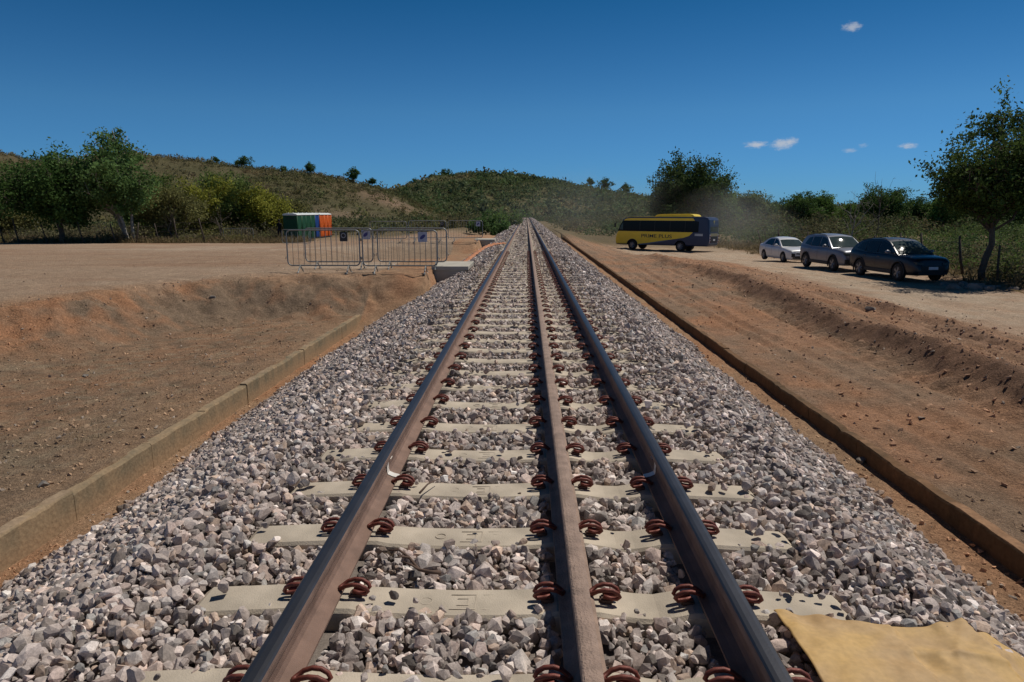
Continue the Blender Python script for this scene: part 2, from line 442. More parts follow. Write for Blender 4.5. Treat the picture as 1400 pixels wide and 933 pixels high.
def hull(npts, seed, squash=(1, .85, .68), cube=.5):
    r = np.random.default_rng(seed)
    p = r.normal(size=(npts, 3)); p /= np.linalg.norm(p, axis=1)[:, None]
    q = p / np.max(np.abs(p), axis=1)[:, None]
    p = p * (1 - cube) + q * cube * .8
    p *= (r.uniform(.8, 1.1, npts))[:, None]
    p = p * np.array(squash) * r.uniform(.85, 1.18, 3)
    bm = bmesh.new()
    for c in p: bm.verts.new(c)
    res = bmesh.ops.convex_hull(bm, input=bm.verts[:])
    bmesh.ops.delete(bm, geom=[v for v in bm.verts if not v.link_faces], context='VERTS')
    bmesh.ops.triangulate(bm, faces=bm.faces[:])
    bm.verts.index_update()
    V = np.array([v.co[:] for v in bm.verts]); F = np.array([[v.index for v in f.verts] for f in bm.faces], np.int32)
    bm.free(); return V, F


def rand_rot(n, tilt=None):
    q = rng.normal(size=(n, 4)); q /= np.linalg.norm(q, axis=1)[:, None]
    a, b, c, d = q.T
    return np.stack([np.stack([1 - 2 * (c * c + d * d), 2 * (b * c - a * d), 2 * (b * d + a * c)], -1),
                     np.stack([2 * (b * c + a * d), 1 - 2 * (b * b + d * d), 2 * (c * d - a * b)], -1),
                     np.stack([2 * (b * d - a * c), 2 * (c * d + a * b), 1 - 2 * (b * b + c * c)], -1)], -2)


def scatter(P, S, C, variants):
    """Stones at P with semi-size S and colour C, shapes drawn from variants."""
    n = len(P); which = rng.integers(0, len(variants), n); R = rand_rot(n)
    Vs, Fs, Cs, off = [], [], [], 0
    for k, (v, f) in enumerate(variants):
        m = np.nonzero(which == k)[0]
        if not len(m): continue
        W = np.einsum('nij,vj->nvi', R[m], v) * S[m][:, None, None] + P[m][:, None, :]
        Vs.append(W.reshape(-1, 3)); Cs.append(np.repeat(C[m], len(v), axis=0))
        Fs.append((f[None] + (np.arange(len(m)) * len(v))[:, None, None] + off).reshape(-1, 3)); off += len(m) * len(v)
    return np.concatenate(Vs), np.concatenate(Fs), np.concatenate(Cs)


hi = [hull(20, 100 + i, (1, .82 + .1 * (i % 3), .55 + .12 * (i % 4))) for i in range(22)]
mid_ = [hull(12, 200 + i, (1, .85, .6 + .1 * (i % 3))) for i in range(12)]
lo = [hull(8, 300 + i) for i in range(8)]

SLP = .602; SL0 = 2.11 - SLP                # sleeper spacing and first centre
SX0, SX1 = -1.43, 1.37
TOE_L, TOE_R = -3.68, 3.12


def Hb(X, Y):
    """Ballast surface the stones sit on."""
    n = fbm(X * 1.1, Y * 1.1, 61, 3)
    tl = TOE_L + .12 * fbm(Y * .9, Y * 0, 62, 3); tr = TOE_R + .12 * fbm(Y * .9, Y * 0 + 5, 63, 3)
    top = np.full(np.shape(X), -.046)
    sh = sstep(1.3, 1.5, np.abs(X + .03)) * .02
    z = top + sh
    zl = -.045 + (X + 1.85) * (.97 / 1.93) * (1.93 / (-1.85 - tl)); zr = -.045 - (X - 1.75) * (.84 / (tr - 1.75))
    z = np.where(X < -1.85, zl, np.where(X > 1.75, zr, z))
    return z + .035 * n * sstep(1.5, 2.1, np.abs(X)) + .012 * n, tl, tr


def stone_cols(n, X=None):
    base = np.array([[.47, .40, .36], [.42, .36, .325], [.50, .40, .35], [.58, .52, .475], [.22, .19, .17], [.47, .36, .285], [.38, .345, .32], [.43, .41, .385]])
    w_ = np.array([.25, .2, .16, .12, .1, .09, .05, .03]); c = base[rng.choice(len(base), n, p=w_)]
    c = c * np.array([1.05, 1.05, 1.07]) * np.exp(rng.normal(-.04, .3, (n, 1)))
    return c


parts = []
zones = ((1.0, 7.0, .037, .0245, hi, .4), (7.0, 18, .045, .028, mid_, .2), (18, 48, .072, .041, lo, .1), (48, 196, .17, .085, lo, .0))
for (y0, y1, cell, r0, var, extra) in zones:
    nx = int((TOE_R - TOE_L + .5) / cell); ny = int((y1 - y0) / cell)
    gx, gy = np.meshgrid(np.arange(nx), np.arange(ny))
    X = TOE_L - .2 + (gx.ravel() + rng.uniform(-.1, 1.1, nx * ny)) * cell; Y = y0 + (gy.ravel() + rng.uniform(-.1, 1.1, nx * ny)) * cell
    lift = np.zeros(len(X))
    if extra:
        ne = int(len(X) * extra); X = np.concatenate([X, rng.uniform(TOE_L - .1, TOE_R + .1, ne)]); Y = np.concatenate([Y, rng.uniform(y0, y1, ne)])
        lift = np.concatenate([lift, rng.uniform(.0, .03, ne)])
    S = r0 * np.exp(rng.normal(0, .36, len(X))); S = np.clip(S, .4 * r0, 2.1 * r0)
    Z, tl, tr = Hb(X, Y)
    keep = (X > tl + rng.normal(0, .08, len(X))) & (X < tr + rng.normal(0, .08, len(X)))
    Z = Z + lift + rng.normal(0, .008, len(X))
    sy = (Y - SL0) / SLP; dy = np.abs(sy - np.round(sy)) * SLP
    onsl = (X > SX0 - .0) & (X < SX1 + .0) & (dy < .088 + .05 * S) & (Y < 150)
    cl_ = fbm(X * 2.3, Y * 2.3, 64, 3)
    frac = np.where(Y < 6, .012, .03 + .25 * (cl_ > .18)) + sstep(4.5, 9, Y) * (.75 * sstep(.95, 1.12, X) + .5 * sstep(1.05, 1.25, -X)) + .25 * np.exp(-((np.minimum(np.abs(X - SX0), np.abs(X - SX1))) / .12) ** 2)
    loose = onsl & (rng.uniform(size=len(X)) < frac)
    Z = np.where(loose, .45 * S + .005, Z)
    rail = np.zeros(len(X), bool)
    for rx in RX: rail |= np.abs(X - rx) < .078 + .5 * S
    near_rail = np.min([np.abs(X - rx) for rx in RX], axis=0)
    clipz = (near_rail < .2) & (dy < .1)
    keep &= ~(rail) & (~onsl | loose) & ~(loose & clipz)
    # the ballast thins where the far ground laps up to it
    keep &= (Z > H(X, Y, False) - .03) | (Y < 55)
    keep &= ~((Y < 2.49 - .10 * (X - 1.1)) & (X > 1.12) & (X < 2.4))                         # nothing on the tarpaulin
    X, Y, Z, S = X[keep], Y[keep], Z[keep], S[keep]
    c = stone_cols(len(X))
    # dusty soil on stones close to the toe
    t = np.clip(1 - (np.minimum(X - TOE_L, TOE_R - X)) / .55, 0, 1)[:, None] * .45 * rng.uniform(.2, 1, (len(X), 1))
    c = c * (1 - t) + np.array([.30, .19, .12]) * t
    parts.append(scatter(np.stack([X, Y, Z], -1), S, c, var))
# the bed of packed stone under the loose ones
bx = np.array([-3.95, -3.6, -3.2, -2.8, -2.4, -2.1, -1.85, -1.6, -1.4, -1.0, -.5, 0, .5, 1.0, 1.4, 1.6, 1.75, 2.0, 2.4, 2.8, 3.1, 3.3, 3.45]); by = np.concatenate([np.arange(-4, 40, .5), np.arange(40, 197, 3)])
BX, BY = np.meshgrid(bx, by); BZ = Hb(BX, BY)[0] - .045; BZ = np.maximum(BZ, -1.25)
bv = np.stack([BX, BY, BZ], -1).reshape(-1, 3); bi = np.arange(bv.shape[0]).reshape(BX.shape)
q = np.stack([bi[:-1, :-1], bi[:-1, 1:], bi[1:, 1:], bi[1:, :-1]], -1).reshape(-1, 4)
bf = np.concatenate([q[:, [0, 1, 2]], q[:, [0, 2, 3]]])
parts.append((bv, bf, np.tile(np.array([[.20, .17, .15]]), (len(bv), 1))))
off = 0; VV, FF, CC = [], [], []
for v, f, c in parts:
    VV.append(v); FF.append(f + off); CC.append(c); off += len(v)
M_stone = attr_mat('ballast_stone', .9, ((22, .22), (120, .28)), bump=.5, bscale=70, bdist=.006, spec=.3)
ballast = link('ballast', np_mesh('ballast', np.concatenate(VV), np.concatenate(FF), M_stone, np.concatenate(CC)))
tag(ballast, 'grey and pinkish crushed stone ballast bed under and beside the rails', 'ballast', kind='stuff')

# pebbles and clods lying on the bare soil
def soil_stones(n, x0, x1, y0, y1, smin, smax, keepf=None, cols=None):
    Y = y0 * (y1 / y0) ** rng.uniform(size=n); X = rng.uniform(x0, x1, n)
    S = smin * (smax / smin) ** (rng.uniform(size=n) ** 2.8)
    k = keepf(X, Y) if keepf else np.ones(n, bool)
    X, Y, S = X[k], Y[k], S[k]
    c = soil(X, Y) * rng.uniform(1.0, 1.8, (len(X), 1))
    g = rng.uniform(size=len(X)) < .12; c[g] = np.array([.38, .31, .25]) * rng.uniform(.7, 1.2, (g.sum(), 1))
    return scatter(np.stack([X, Y, H(X, Y) + S * .05], -1), S, c, lo)


def kr(X, Y):
    p = .22 + .8 * np.exp(-((X - ridge_a(Y)) / .6) ** 2) + .7 * np.exp(-((X - ridge_b(Y)) / .9) ** 2) + .2 * (fbm(X * .8, Y * .5, 71, 3) > .2)
    return rng.uniform(size=len(X)) < p * (1 - .8 * sstep(10.5, 12, X))


def kl(X, Y):
    d = bank_dist(X, Y)
    return rng.uniform(size=len(X)) < np.where(d > .3, .03, .4 + .4 * (fbm(X * .9, Y * .9, 72, 3) > .1)) * (X < WALL_L - .2)


pp = [soil_stones(46000, 3.75, 16.5, 4.2, 34, .006, .06, kr), soil_stones(34000, -13, WALL_L - .15, 5.5, 24, .006, .04, kl),
      soil_stones(900, TOE_R + .05, WALL_R - .02, 2.5, 30, .008, .04), soil_stones(500, WALL_L + .02, TOE_L - .05, 4.0, 16, .008, .035)]
off = 0; VV, FF, CC = [], [], []
for v, f, c in pp:
    VV.append(v); FF.append(f + off); CC.append(c); off += len(v)
peb = link('pebbles', np_mesh('pebbles', np.concatenate(VV), np.concatenate(FF), M_stone, np.concatenate(CC)))
tag(peb, 'loose clods and pebbles strewn over the bare reddish soil', 'pebbles', kind='stuff')
# ------------------------------------------------------------------ track: sleepers, clips, rails
M_conc = plain('sleeper_concrete', (.49, .425, .34), .85, var=.24, scale=4, bump=.35, bscale=160, spec=.3)
M_clip = plain('clip_steel', (.17, .045, .032), .55, .25, var=.3, scale=30, bump=.2, bscale=300)
M_cast = plain('cast_iron', (.10, .055, .042), .7, .2, var=.3, scale=30)
M_rust = plain('rusty_steel', (.235, .150, .115), .75, .15, var=.22, scale=9, bump=.45, bscale=260)
M_rust2 = plain('weathered_rail_top', (.32, .225, .175), .75, .05, var=.25, scale=14, bump=.8, bscale=120)
M_run = plain('worn_running_steel', (.075, .075, .082), .42, .75, var=.12, scale=8, bump=.05, bscale=90)
M_weld = plain('ground_weld_steel', (.80, .76, .70), .35, .1, var=.05)


def sleeper_mesh(seed):
    r = np.random.default_rng(seed)
    xs_ = [SX0, SX0 + .03, -1.25, -1.02, -.96, -.74, -.68, -.5, -.3, -.05, .09, .13, .31, .36, .47, .56, .66, .70, .92, .97, 1.2, SX1 - .03, SX1]
    def ztop(x):
        seats = [-.86, .215, .81]; z = -.030
        for s in seats: z = max(z, -.002 - .55 * max(0, abs(x - s) - .13) if abs(x - s) < .19 else z)
        if x < -1.0: z = -.004 - .02 * (-1.0 - x) / .4
        if x > .95: z = -.004 - .02 * (x - .95) / .4
        if -.72 < x < .1: z = -.012 - .012 * math.sin((x + .72) / .82 * math.pi)
        return z
    bm = bmesh.new(); rings = []
    for i, x in enumerate(xs_):
        e = .02 if i in (0, len(xs_) - 1) else 0
        zt = ztop(x) - e; ht = .104 - e * .5; hb = .14; j = r.normal(0, .0012)
        prof = [(-hb, -.22), (-ht - .006, zt - .014), (-ht + .008, zt + j), (0, zt + j + .001), (ht - .008, zt + j), (ht + .006, zt - .014), (hb, -.22)]
        rings.append([bm.verts.new((x, y, z)) for y, z in prof])
    for A, B in zip(rings[:-1], rings[1:]):
        for k in range(len(A) - 1): bm.faces.new((A[k], B[k], B[k + 1], A[k + 1]))
        bm.faces.new((A[-1], B[-1], B[0], A[0]))
    bm.faces.new(rings[0]); bm.faces.new(rings[-1][::-1])
    bmesh.ops.recalc_face_normals(bm, faces=bm.faces[:])
    me = bpy.data.meshes.new('concrete_sleeper'); bm.to_mesh(me); bm.free(); me.materials.append(M_conc)
    return me


def clip_mesh(s):
    """Double-bar spring clip: two bars arch out from the rail foot and loop round the shoulder."""
    half = [(-.006, -.010, .034), (.018, -.017, .051), (.048, -.020, .060), (.080, -.0195, .057), (.104, -.018, .043), (.113, -.015, .026), (.102, -.012, .014), (.07, -.011, .018), (.045, -.0115, .026)]
    bm = bmesh.new()
    a = [(x * s, y - .004, z) for x, y, z in half[::-1]]
    loop = a + [((-.012) * s, 0.0, .034)] + [(x * s, -y + .004, z) for x, y, z in half]
    tube(bm, loop, .0092, 8)
    bmesh.ops.recalc_face_normals(bm, faces=bm.faces[:])
    me = bpy.data.meshes.new('rail_clip'); bm.to_mesh(me); bm.free(); me.materials.append(M_clip)
    for p in me.polygons: p.use_smooth = True
    bm = bmesh.new(); x0, x1 = sorted((.030 * s, .085 * s)); box(bm, x0, x1, -.022, .022, -.012, .016)
    bmesh.ops.bevel(bm, geom=bm.edges[:], offset=.006, segments=2, affect='EDGES')
    m2 = bpy.data.meshes.new('shoulder'); bm.to_mesh(m2); bm.free(); m2.materials.append(M_cast)
    return me, m2


CL = {1: clip_mesh(1), -1: clip_mesh(-1)}
SM = [sleeper_mesh(900 + i) for i in range(4)]


def flat(name, outlines, z0, z1):
    """Shallow relief cast in the top of a sleeper: one outline, extruded."""
    bm = bmesh.new(); n = len(outlines)
    A = [bm.verts.new((x, y, z0)) for x, y in outlines]; B = [bm.verts.new((x, y, z1)) for x, y in outlines]
    for i in range(n): bm.faces.new((A[i], A[(i + 1) % n], B[(i + 1) % n], B[i]))
    bm.faces.new(A[::-1]); bm.faces.new(B)
    bmesh.ops.recalc_face_normals(bm, faces=bm.faces[:])
    me = bpy.data.meshes.new(name); bm.to_mesh(me); bm.free(); me.materials.append(M_conc); return me


bm = bmesh.new(); tube(bm, [(.026 * math.cos(2 * math.pi * k / 20), .026 * math.sin(2 * math.pi * k / 20), 0) for k in range(20)], .003, 6, closed=True)
RING = bpy.data.meshes.new('cast_ring'); bm.to_mesh(RING); bm.free(); RING.materials.append(M_conc)
FRAME = flat('cast_frame', [(-.055, .057), (.056, .057), (.056, -.057), (-.055, -.057), (-.055, -.052), (.051, -.052), (.051, .052), (-.055, .052)], -.01, .002)
GLYPH = [flat('cast_letter', [(-.025, .027), (.025, .027), (.025, -.027), (-.025, -.027), (-.025, -.021), (.019, -.021), (.019, .021), (-.025, .021)], -.01, .002),
         flat('cast_letter', [(-.03, .028), (.03, .028), (.03, .022), (.004, .022), (.004, -.022), (.03, -.022), (.03, -.028), (-.03, -.028), (-.03, -.022), (-.004, -.022), (-.004, .022), (-.03, .022)], -.01, .002)]
ORD = ['first', 'second', 'third', 'fourth', 'fifth', 'sixth', 'seventh', 'eighth', 'ninth', 'tenth', 'eleventh', 'twelfth', 'thirteenth', 'fourteenth', 'fifteenth', 'sixteenth']
special = {0: 'pale concrete sleeper nearest the camera, cut by the bottom edge of the picture',
           1: 'pale concrete sleeper touching the tan tarpaulin, second from the camera',
           2: 'pale concrete sleeper just beyond the bent brown branch, third from the camera',
           3: 'pale concrete sleeper at the bright rail welds, with a dry stick across it'}
NSL = 236
for i in range(NSL):
    y = SL0 + SLP * (i + 1) + (-.035 if 0 < i < 6 else 0)
    o = link('concrete_sleeper', SM[i % 4], None, (0.006 * math.sin(i * 2.3), y, 0), .004 * math.sin(i * 5.1))
    if i < 16: lab = special.get(i, 'pale concrete sleeper in the ballast, %s from the camera' % ORD[i])
    elif i < 44: lab = 'concrete sleeper in the middle distance with its clips seen as reddish specks along the rails'
    else: lab = 'distant concrete sleeper seen as a thin pale line far along the track'
    tag(o, lab, 'sleeper', 'concrete sleepers under the three rails')
    if i < 44:
        for rx in RX:
            for s in (-1, 1):
                c = link('rail_clip', CL[s][0], o, (rx + s * .068, .012 * math.sin(i * 3.7 + rx * 9), 0))
                if i < 14: link('shoulder', CL[s][1], c)
    if i < 8:
        link('cast_ring', RING, o, (-.43, 0, -.0225))
        for q_, fx in enumerate((-.27, -.13)):
            fo = link('cast_frame', FRAME, o, (fx, 0, -.0225)); link('cast_letter', GLYPH[q_], fo)


def rail_profile(g=0.0):
    P = [(.075 + g, .014), (.075 + g, .024 + g), (.045, .033 + g), (.018, .046 + g), (.0095 + g, .066), (.0085 + g, .12), (.014 + g, .136), (.035 + g, .148), (.036 + g, .168), (.034, .179), (.027, .1855), (.012, .1885)]
    return [(x, z) for x, z in P] + [(-x, z) for x, z in P[::-1]]


def sweep(name, prof, ys_, mat, parent, x, smooth=True):
    n = len(prof); V = np.array([[px, y, pz] for y in ys_ for px, pz in prof])
    F = [[i * n + k, i * n + (k + 1) % n, (i + 1) * n + (k + 1) % n, (i + 1) * n + k] for i in range(len(ys_) - 1) for k in range(n)]
    o = link(name, np_mesh(name, V[:, [0, 1, 2]], np.array(F)[:, ::-1], mat, smooth=False), parent)
    return o


RY = [-4, 0, 2, 4, 6, 10, 15, 20, 30, 40, 60, 80, 100, 120, 140, 160, 175, 190]
rail_lab = ['left outer steel rail with dark worn running top and brown sides', 'middle rail, rusty brown all over, its dull top never run on', 'right outer steel rail with dark polished top and its shaded side to camera']
for k, rx in enumerate(RX):
    r = thing('steel_rail', rail_lab[k], 'rail', (rx, 0, 0), 0, 'the three rails of the track')
    sweep('rail_body', rail_profile(), RY, M_rust2 if k == 1 else M_rust, r, rx)
    if k != 1:
        hw = .0335
        prof = [(-hw, .1800), (-.027, .1866), (-.012, .1897), (.012, .1897), (.027, .1866), (hw, .1800), (hw - .002, .1775), (.0, .1845), (-hw + .002, .1775)]
        sweep('running_surface', prof, RY, M_run, r, rx)
        wy = 3.97 if k == 0 else 4.0
        g = .005; P = [(x, z) for x, z in rail_profile(g) if z < .150]; n_ = len(P) // 2
        right = P[:n_]; prof = right + P[n_:]
        sweep('weld_collar', prof, [wy - .028, wy + .028], M_weld, r, rx)

# ------------------------------------------------------------------ channel walls
def conc_wall_mat(k0, tint):
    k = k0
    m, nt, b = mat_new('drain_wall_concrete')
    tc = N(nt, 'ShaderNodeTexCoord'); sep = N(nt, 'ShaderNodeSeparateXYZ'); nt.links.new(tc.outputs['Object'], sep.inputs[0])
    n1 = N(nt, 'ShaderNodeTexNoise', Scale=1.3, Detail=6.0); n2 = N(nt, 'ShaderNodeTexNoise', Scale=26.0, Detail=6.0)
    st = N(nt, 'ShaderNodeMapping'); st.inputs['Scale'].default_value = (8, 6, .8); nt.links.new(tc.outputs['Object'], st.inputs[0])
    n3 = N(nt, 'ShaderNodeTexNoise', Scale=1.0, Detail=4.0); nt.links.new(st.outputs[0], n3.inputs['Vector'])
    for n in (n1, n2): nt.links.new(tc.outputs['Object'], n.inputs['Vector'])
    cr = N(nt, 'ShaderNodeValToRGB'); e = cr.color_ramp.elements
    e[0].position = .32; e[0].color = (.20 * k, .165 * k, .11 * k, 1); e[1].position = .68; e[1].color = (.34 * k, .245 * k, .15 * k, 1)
    ad = N(nt, 'ShaderNodeMath', operation='ADD'); nt.links.new(n1.outputs['Fac'], ad.inputs[0])
    s3 = N(nt, 'ShaderNodeMath', operation='MULTIPLY_ADD'); nt.links.new(n3.outputs['Fac'], s3.inputs[0]); s3.inputs[1].default_value = .7; s3.inputs[2].default_value = -.35
    nt.links.new(s3.outputs[0], ad.inputs[1]); nt.links.new(ad.outputs[0], cr.inputs[0])
    # silt splashed over the foot and the top of the wall
    zr = N(nt, 'ShaderNodeMapRange', interpolation_type='SMOOTHSTEP'); nt.links.new(sep.outputs[2], zr.inputs['Value'])
    zr.inputs['From Min'].default_value = .05; zr.inputs['From Max'].default_value = .2; zr.inputs['To Min'].default_value = .75; zr.inputs['To Max'].default_value = 0
    mx = N(nt, 'ShaderNodeMix', data_type='RGBA'); nt.links.new(zr.outputs[0], mx.inputs[0]); nt.links.new(cr.outputs[0], mx.inputs[6]); mx.inputs[7].default_value = (.36 * k, .24 * k, .145 * k, 1)
    zt = N(nt, 'ShaderNodeMapRange', interpolation_type='SMOOTHSTEP'); nt.links.new(sep.outputs[2], zt.inputs['Value'])
    zt.inputs['From Min'].default_value = .285; zt.inputs['From Max'].default_value = .299; zt.inputs['To Min'].default_value = 0; zt.inputs['To Max'].default_value = .7
    m2 = N(nt, 'ShaderNodeMix', data_type='RGBA'); nt.links.new(zt.outputs[0], m2.inputs[0]); nt.links.new(mx.outputs[2], m2.inputs[6]); m2.inputs[7].default_value = (.34, .25, .17, 1)
    mr = N(nt, 'ShaderNodeMapRange'); nt.links.new(n2.outputs['Fac'], mr.inputs['Value']); mr.inputs['From Min'].default_value = .3; mr.inputs['From Max'].default_value = .7; mr.inputs['To Min'].default_value = .8; mr.inputs['To Max'].default_value = 1.18
    m3 = N(nt, 'ShaderNodeMix', data_type='RGBA', blend_type='MULTIPLY'); m3.inputs[0].default_value = 1; nt.links.new(m2.outputs[2], m3.inputs[6]); nt.links.new(mr.outputs[0], m3.inputs[7])
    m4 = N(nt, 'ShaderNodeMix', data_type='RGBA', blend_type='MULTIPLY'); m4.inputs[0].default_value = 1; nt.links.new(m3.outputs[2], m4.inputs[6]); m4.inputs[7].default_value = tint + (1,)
    nt.links.new(m4.outputs[2], b.inputs['Base Color']); b.inputs['Roughness'].default_value = .93; b.inputs['Specular IOR Level'].default_value = .2
    bp = N(nt, 'ShaderNodeBump', Strength=.5, Distance=.012); nt.links.new(n2.outputs['Fac'], bp.inputs['Height']); nt.links.new(bp.outputs['Normal'], b.inputs['Normal'])
    return m




def drain_wall(label, x_in, sgn, y0, y1, mat, seg=1.25):
    """Cast in bays: tiny steps in line and height between bays, uneven top."""
    th = .115; Z0 = -1.04; r = np.random.default_rng(int(y1)); V, F = [], []
    y = y0
    jx, jz = 0, 0
    while y < y1 - .01:
        L = min(seg, y1 - y); ns = 16; a, b_ = y, y + L - .004
        jx = float(r.normal(0, .005)); jz = float(r.normal(0, .006)); rows = []
        for k in range(ns + 1):
            yy = a + (b_ - a) * k / ns
            zt = -.755 + jz + .009 * float(fbm(np.array([yy * 4.5]), np.array([x_in]), 7, 3)[0]) * 2
            if r.uniform() < .10: zt -= r.uniform(.004, .016)
            zt += Z0 * 0
            row = [(x_in + jx, yy, Z0), (x_in + jx + sgn * .002, yy, zt - .02), (x_in + jx + sgn * .014, yy, zt), (x_in + jx + sgn * (th - .014), yy, zt), (x_in + jx + sgn * th, yy, zt - .03), (x_in + jx + sgn * th, yy, Z0)]
            rows.append(row)
        base = len(V)
        for row in rows: V += row
        n = 6
        for k in range(ns):
            for c in range(n):
                F.append([base + k * n + c, base + k * n + (c + 1) % n, base + (k + 1) * n + (c + 1) % n, base + (k + 1) * n + c])
        for e in (0, ns):
            F.append([base + e * n + 0, base + e * n + 1, base + e * n + 4, base + e * n + 5]); F.append([base + e * n + 1, base + e * n + 2, base + e * n + 3, base + e * n + 4])
        y += L
    V = np.array(V); V[:, 2] -= Z0
    o = link('drain_wall', np_mesh('drain_wall', V, np.array(F), mat), None, (0, 0, Z0))
    bm = bmesh.new(); bm.from_mesh(o.data); bmesh.ops.recalc_face_normals(bm, faces=bm.faces[:]); bm.to_mesh(o.data); bm.free()
    return tag(o, label, 'drain wall', 'low concrete walls along the track drains')


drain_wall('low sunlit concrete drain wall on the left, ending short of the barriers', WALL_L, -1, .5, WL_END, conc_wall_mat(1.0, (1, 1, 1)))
drain_wall('long low concrete drain wall on the right, its track face in shadow', WALL_R, 1, -.5, WR_END, conc_wall_mat(.5, (1.08, .84, .70)))  # same concrete with a darkened colour, deepening the shade on the track face

# ------------------------------------------------------------------ concrete slabs beside the track, barriers
M_slab = plain('slab_concrete', (.47, .44, .37), .85, var=.14, scale=3, bump=.4, bscale=60)


def slab(label, x0, x1, y0, y1, z1, th):
    t = thing('concrete_slab', label, 'slab', ((x0 + x1) / 2, (y0 + y1) / 2, z1 - th), 0, 'concrete slabs beside the track')
    cx, cy = (x1 - x0) / 2, (y1 - y0) / 2
    bm = bmesh.new(); box(bm, -cx, cx, -cy, cy, th - .11, th); bm_obj('lid', bm, M_slab, t, bevel=.012)
    bm = bmesh.new(); box(bm, -cx + .03, cx - .08, -cy + .05, cy - .05, -.5, th - .113); bm_obj('chamber', bm, M_slab, t, bevel=.008)


slab('pale concrete slab beside the near barriers, its front face in deep shadow', -2.62, -1.6, 18.9, 20.9, .15, .42)
slab('small grey concrete slab farther along the track, by the far barriers', -2.9, -1.75, 38.5, 40.2, .12, .42)

M_galv = plain('galvanised_tube', (.27, .28, .275), .5, .55, var=.15, scale=8)
M_signd = plain('dark_sign', (.035, .03, .03), .5); M_signw = plain('pale_sign', (.52, .52, .60), .5); M_ink = plain('blue_ink', (.06, .06, .22), .5); M_ring = plain('grey_ring', (.42, .42, .42), .5)


def barricade_meshes(W=2.0, Ht=1.12, z0=.2):
    r = .12; pts = []
    for cx, cz, a0 in ((W / 2 - r, Ht - r, 0), (-W / 2 + r, Ht - r, 90), (-W / 2 + r, z0 + r, 180), (W / 2 - r, z0 + r, 270)):
        for k in range(7):
            a = rad(a0 + 15 * k); pts.append((cx + r * math.cos(a), 0, cz + r * math.sin(a)))
    bm = bmesh.new(); tube(bm, pts, .0185, 8, closed=True)
    for s in (-1, 1):
        for zz in (.42, .9): tube(bm, [(s * W / 2, 0, zz), (s * (W / 2 + .05), 0, zz), (s * (W / 2 + .05), 0, zz - .06)], .01, 6)
    out = {}
    def fin(name, bm):
        bmesh.ops.recalc_face_normals(bm, faces=bm.faces[:]); me = bpy.data.meshes.new(name); bm.to_mesh(me); bm.free(); me.materials.append(M_galv)
        for p in me.polygons: p.use_smooth = True
        return me
    out['frame'] = fin('frame', bm)
    bm = bmesh.new(); tube(bm, [(0, 0, z0), (0, 0, Ht)], .0055, 6); out['bar'] = fin('bar', bm)
    bm = bmesh.new(); tube(bm, [(0, 0, z0 - .002), (0, -.22, .03), (0, -.27, .02)], .017, 8); tube(bm, [(0, 0, z0 - .002), (0, .22, .03), (0, .27, .02)], .017, 8)
    box(bm, -.03, .03, -.33, -.2, 0, .012); box(bm, -.03, .03, .2, .33, 0, .012)
    out['foot'] = fin('foot', bm)
    return out


BMSH = barricade_meshes()


def sign_plate(parent, x, dark):
    w_, h_ = (.2, .24) if dark else (.24, .26)
    bm = bmesh.new(); box(bm, -w_ / 2, w_ / 2, -.034, -.026, -h_ / 2, h_ / 2)
    s = bm_obj('sign_plate', bm, M_signd if dark else M_signw, parent); s.location = (x, 0, .95)
    bm = bmesh.new()
    if dark:
        tube(bm, [(.055 * math.cos(2 * math.pi * k / 20), -.037, .03 + .055 * math.sin(2 * math.pi * k / 20)) for k in range(20)], .011, 6, closed=True)
        bm_obj('emblem', bm, M_ring, s)
    else:
        # slanted oval emblem
        n = 24; c, sn = math.cos(.7), math.sin(.7); A, B = [], []
        for k in range(n):
            a = 2 * math.pi * k / n; u, v = .085 * math.cos(a), .042 * math.sin(a)
            A.append(bm.verts.new((u * c - v * sn, -.0365, u * sn + v * c))); B.append(bm.verts.new((u * c - v * sn, -.0345, u * sn + v * c)))
        bm.faces.new(A); bm.faces.new(B[::-1])
        for k in range(n): bm.faces.new((A[k], A[(k + 1) % n], B[(k + 1) % n], B[k]))
        bm_obj('emblem', bm, M_ink, s)


def barricade(label, px0, px1, z, Y, group, sign=None, rz=0.0):
    a, b = at_y(px0, 300, Y), at_y(px1, 300, Y); x = (a.x + b.x) / 2; W = (b.x - a.x) - .04
    t = thing('crowd_barrier', label, 'barrier', (x, Y, z), rz, group)
    k = W / 2.0
    f = link('frame', BMSH['frame'], t); f.scale = (k, 1, 1)
    nb = 13
    for i in range(1, nb): link('bar', BMSH['bar'], t, ((-W / 2) + W * i / nb, 0, 0))
    for s in (-.66, .68): link('foot', BMSH['foot'], t, (s * W / 2, 0, 0))
    if sign: sign_plate(t, sign[0] * W / 2, sign[1])
    return t


G1 = 'galvanised barriers near the track'; G2 = 'far barriers by the second slab'
barricade('front left galvanised crowd barrier bearing a small dark sign', 389, 491, Hp(-5.2, 17.9), 17.9, G1, (.58, True))
barricade('front right galvanised crowd barrier bearing a pale sign by the slab', 493, 598, Hp(-3.2, 17.9) + .005, 17.93, G1, (.62, False))
barricade('rear left galvanised crowd barrier overlapping behind the dark-signed one', 414, 509, Hp(-5, 19.0), 19.0, G1, (.82, False))
barricade('rear right galvanised crowd barrier standing behind the pale-signed one', 514, 611, Hp(-3, 19.0), 19.1, G1)
barricade('distant crowd barrier at the left of the far barrier row', 505, 556, Hp(-7, 37.7), 37.8, G2)
barricade('distant crowd barrier in the middle of the far row, with a dark sign', 558, 610, Hp(-5.5, 37.7), 37.7, G2, (.8, True))
barricade('distant crowd barrier beside the small far slab, with a pale sign', 612, 660, Hp(-3.6, 37.7), 37.6, G2, (.75, False))
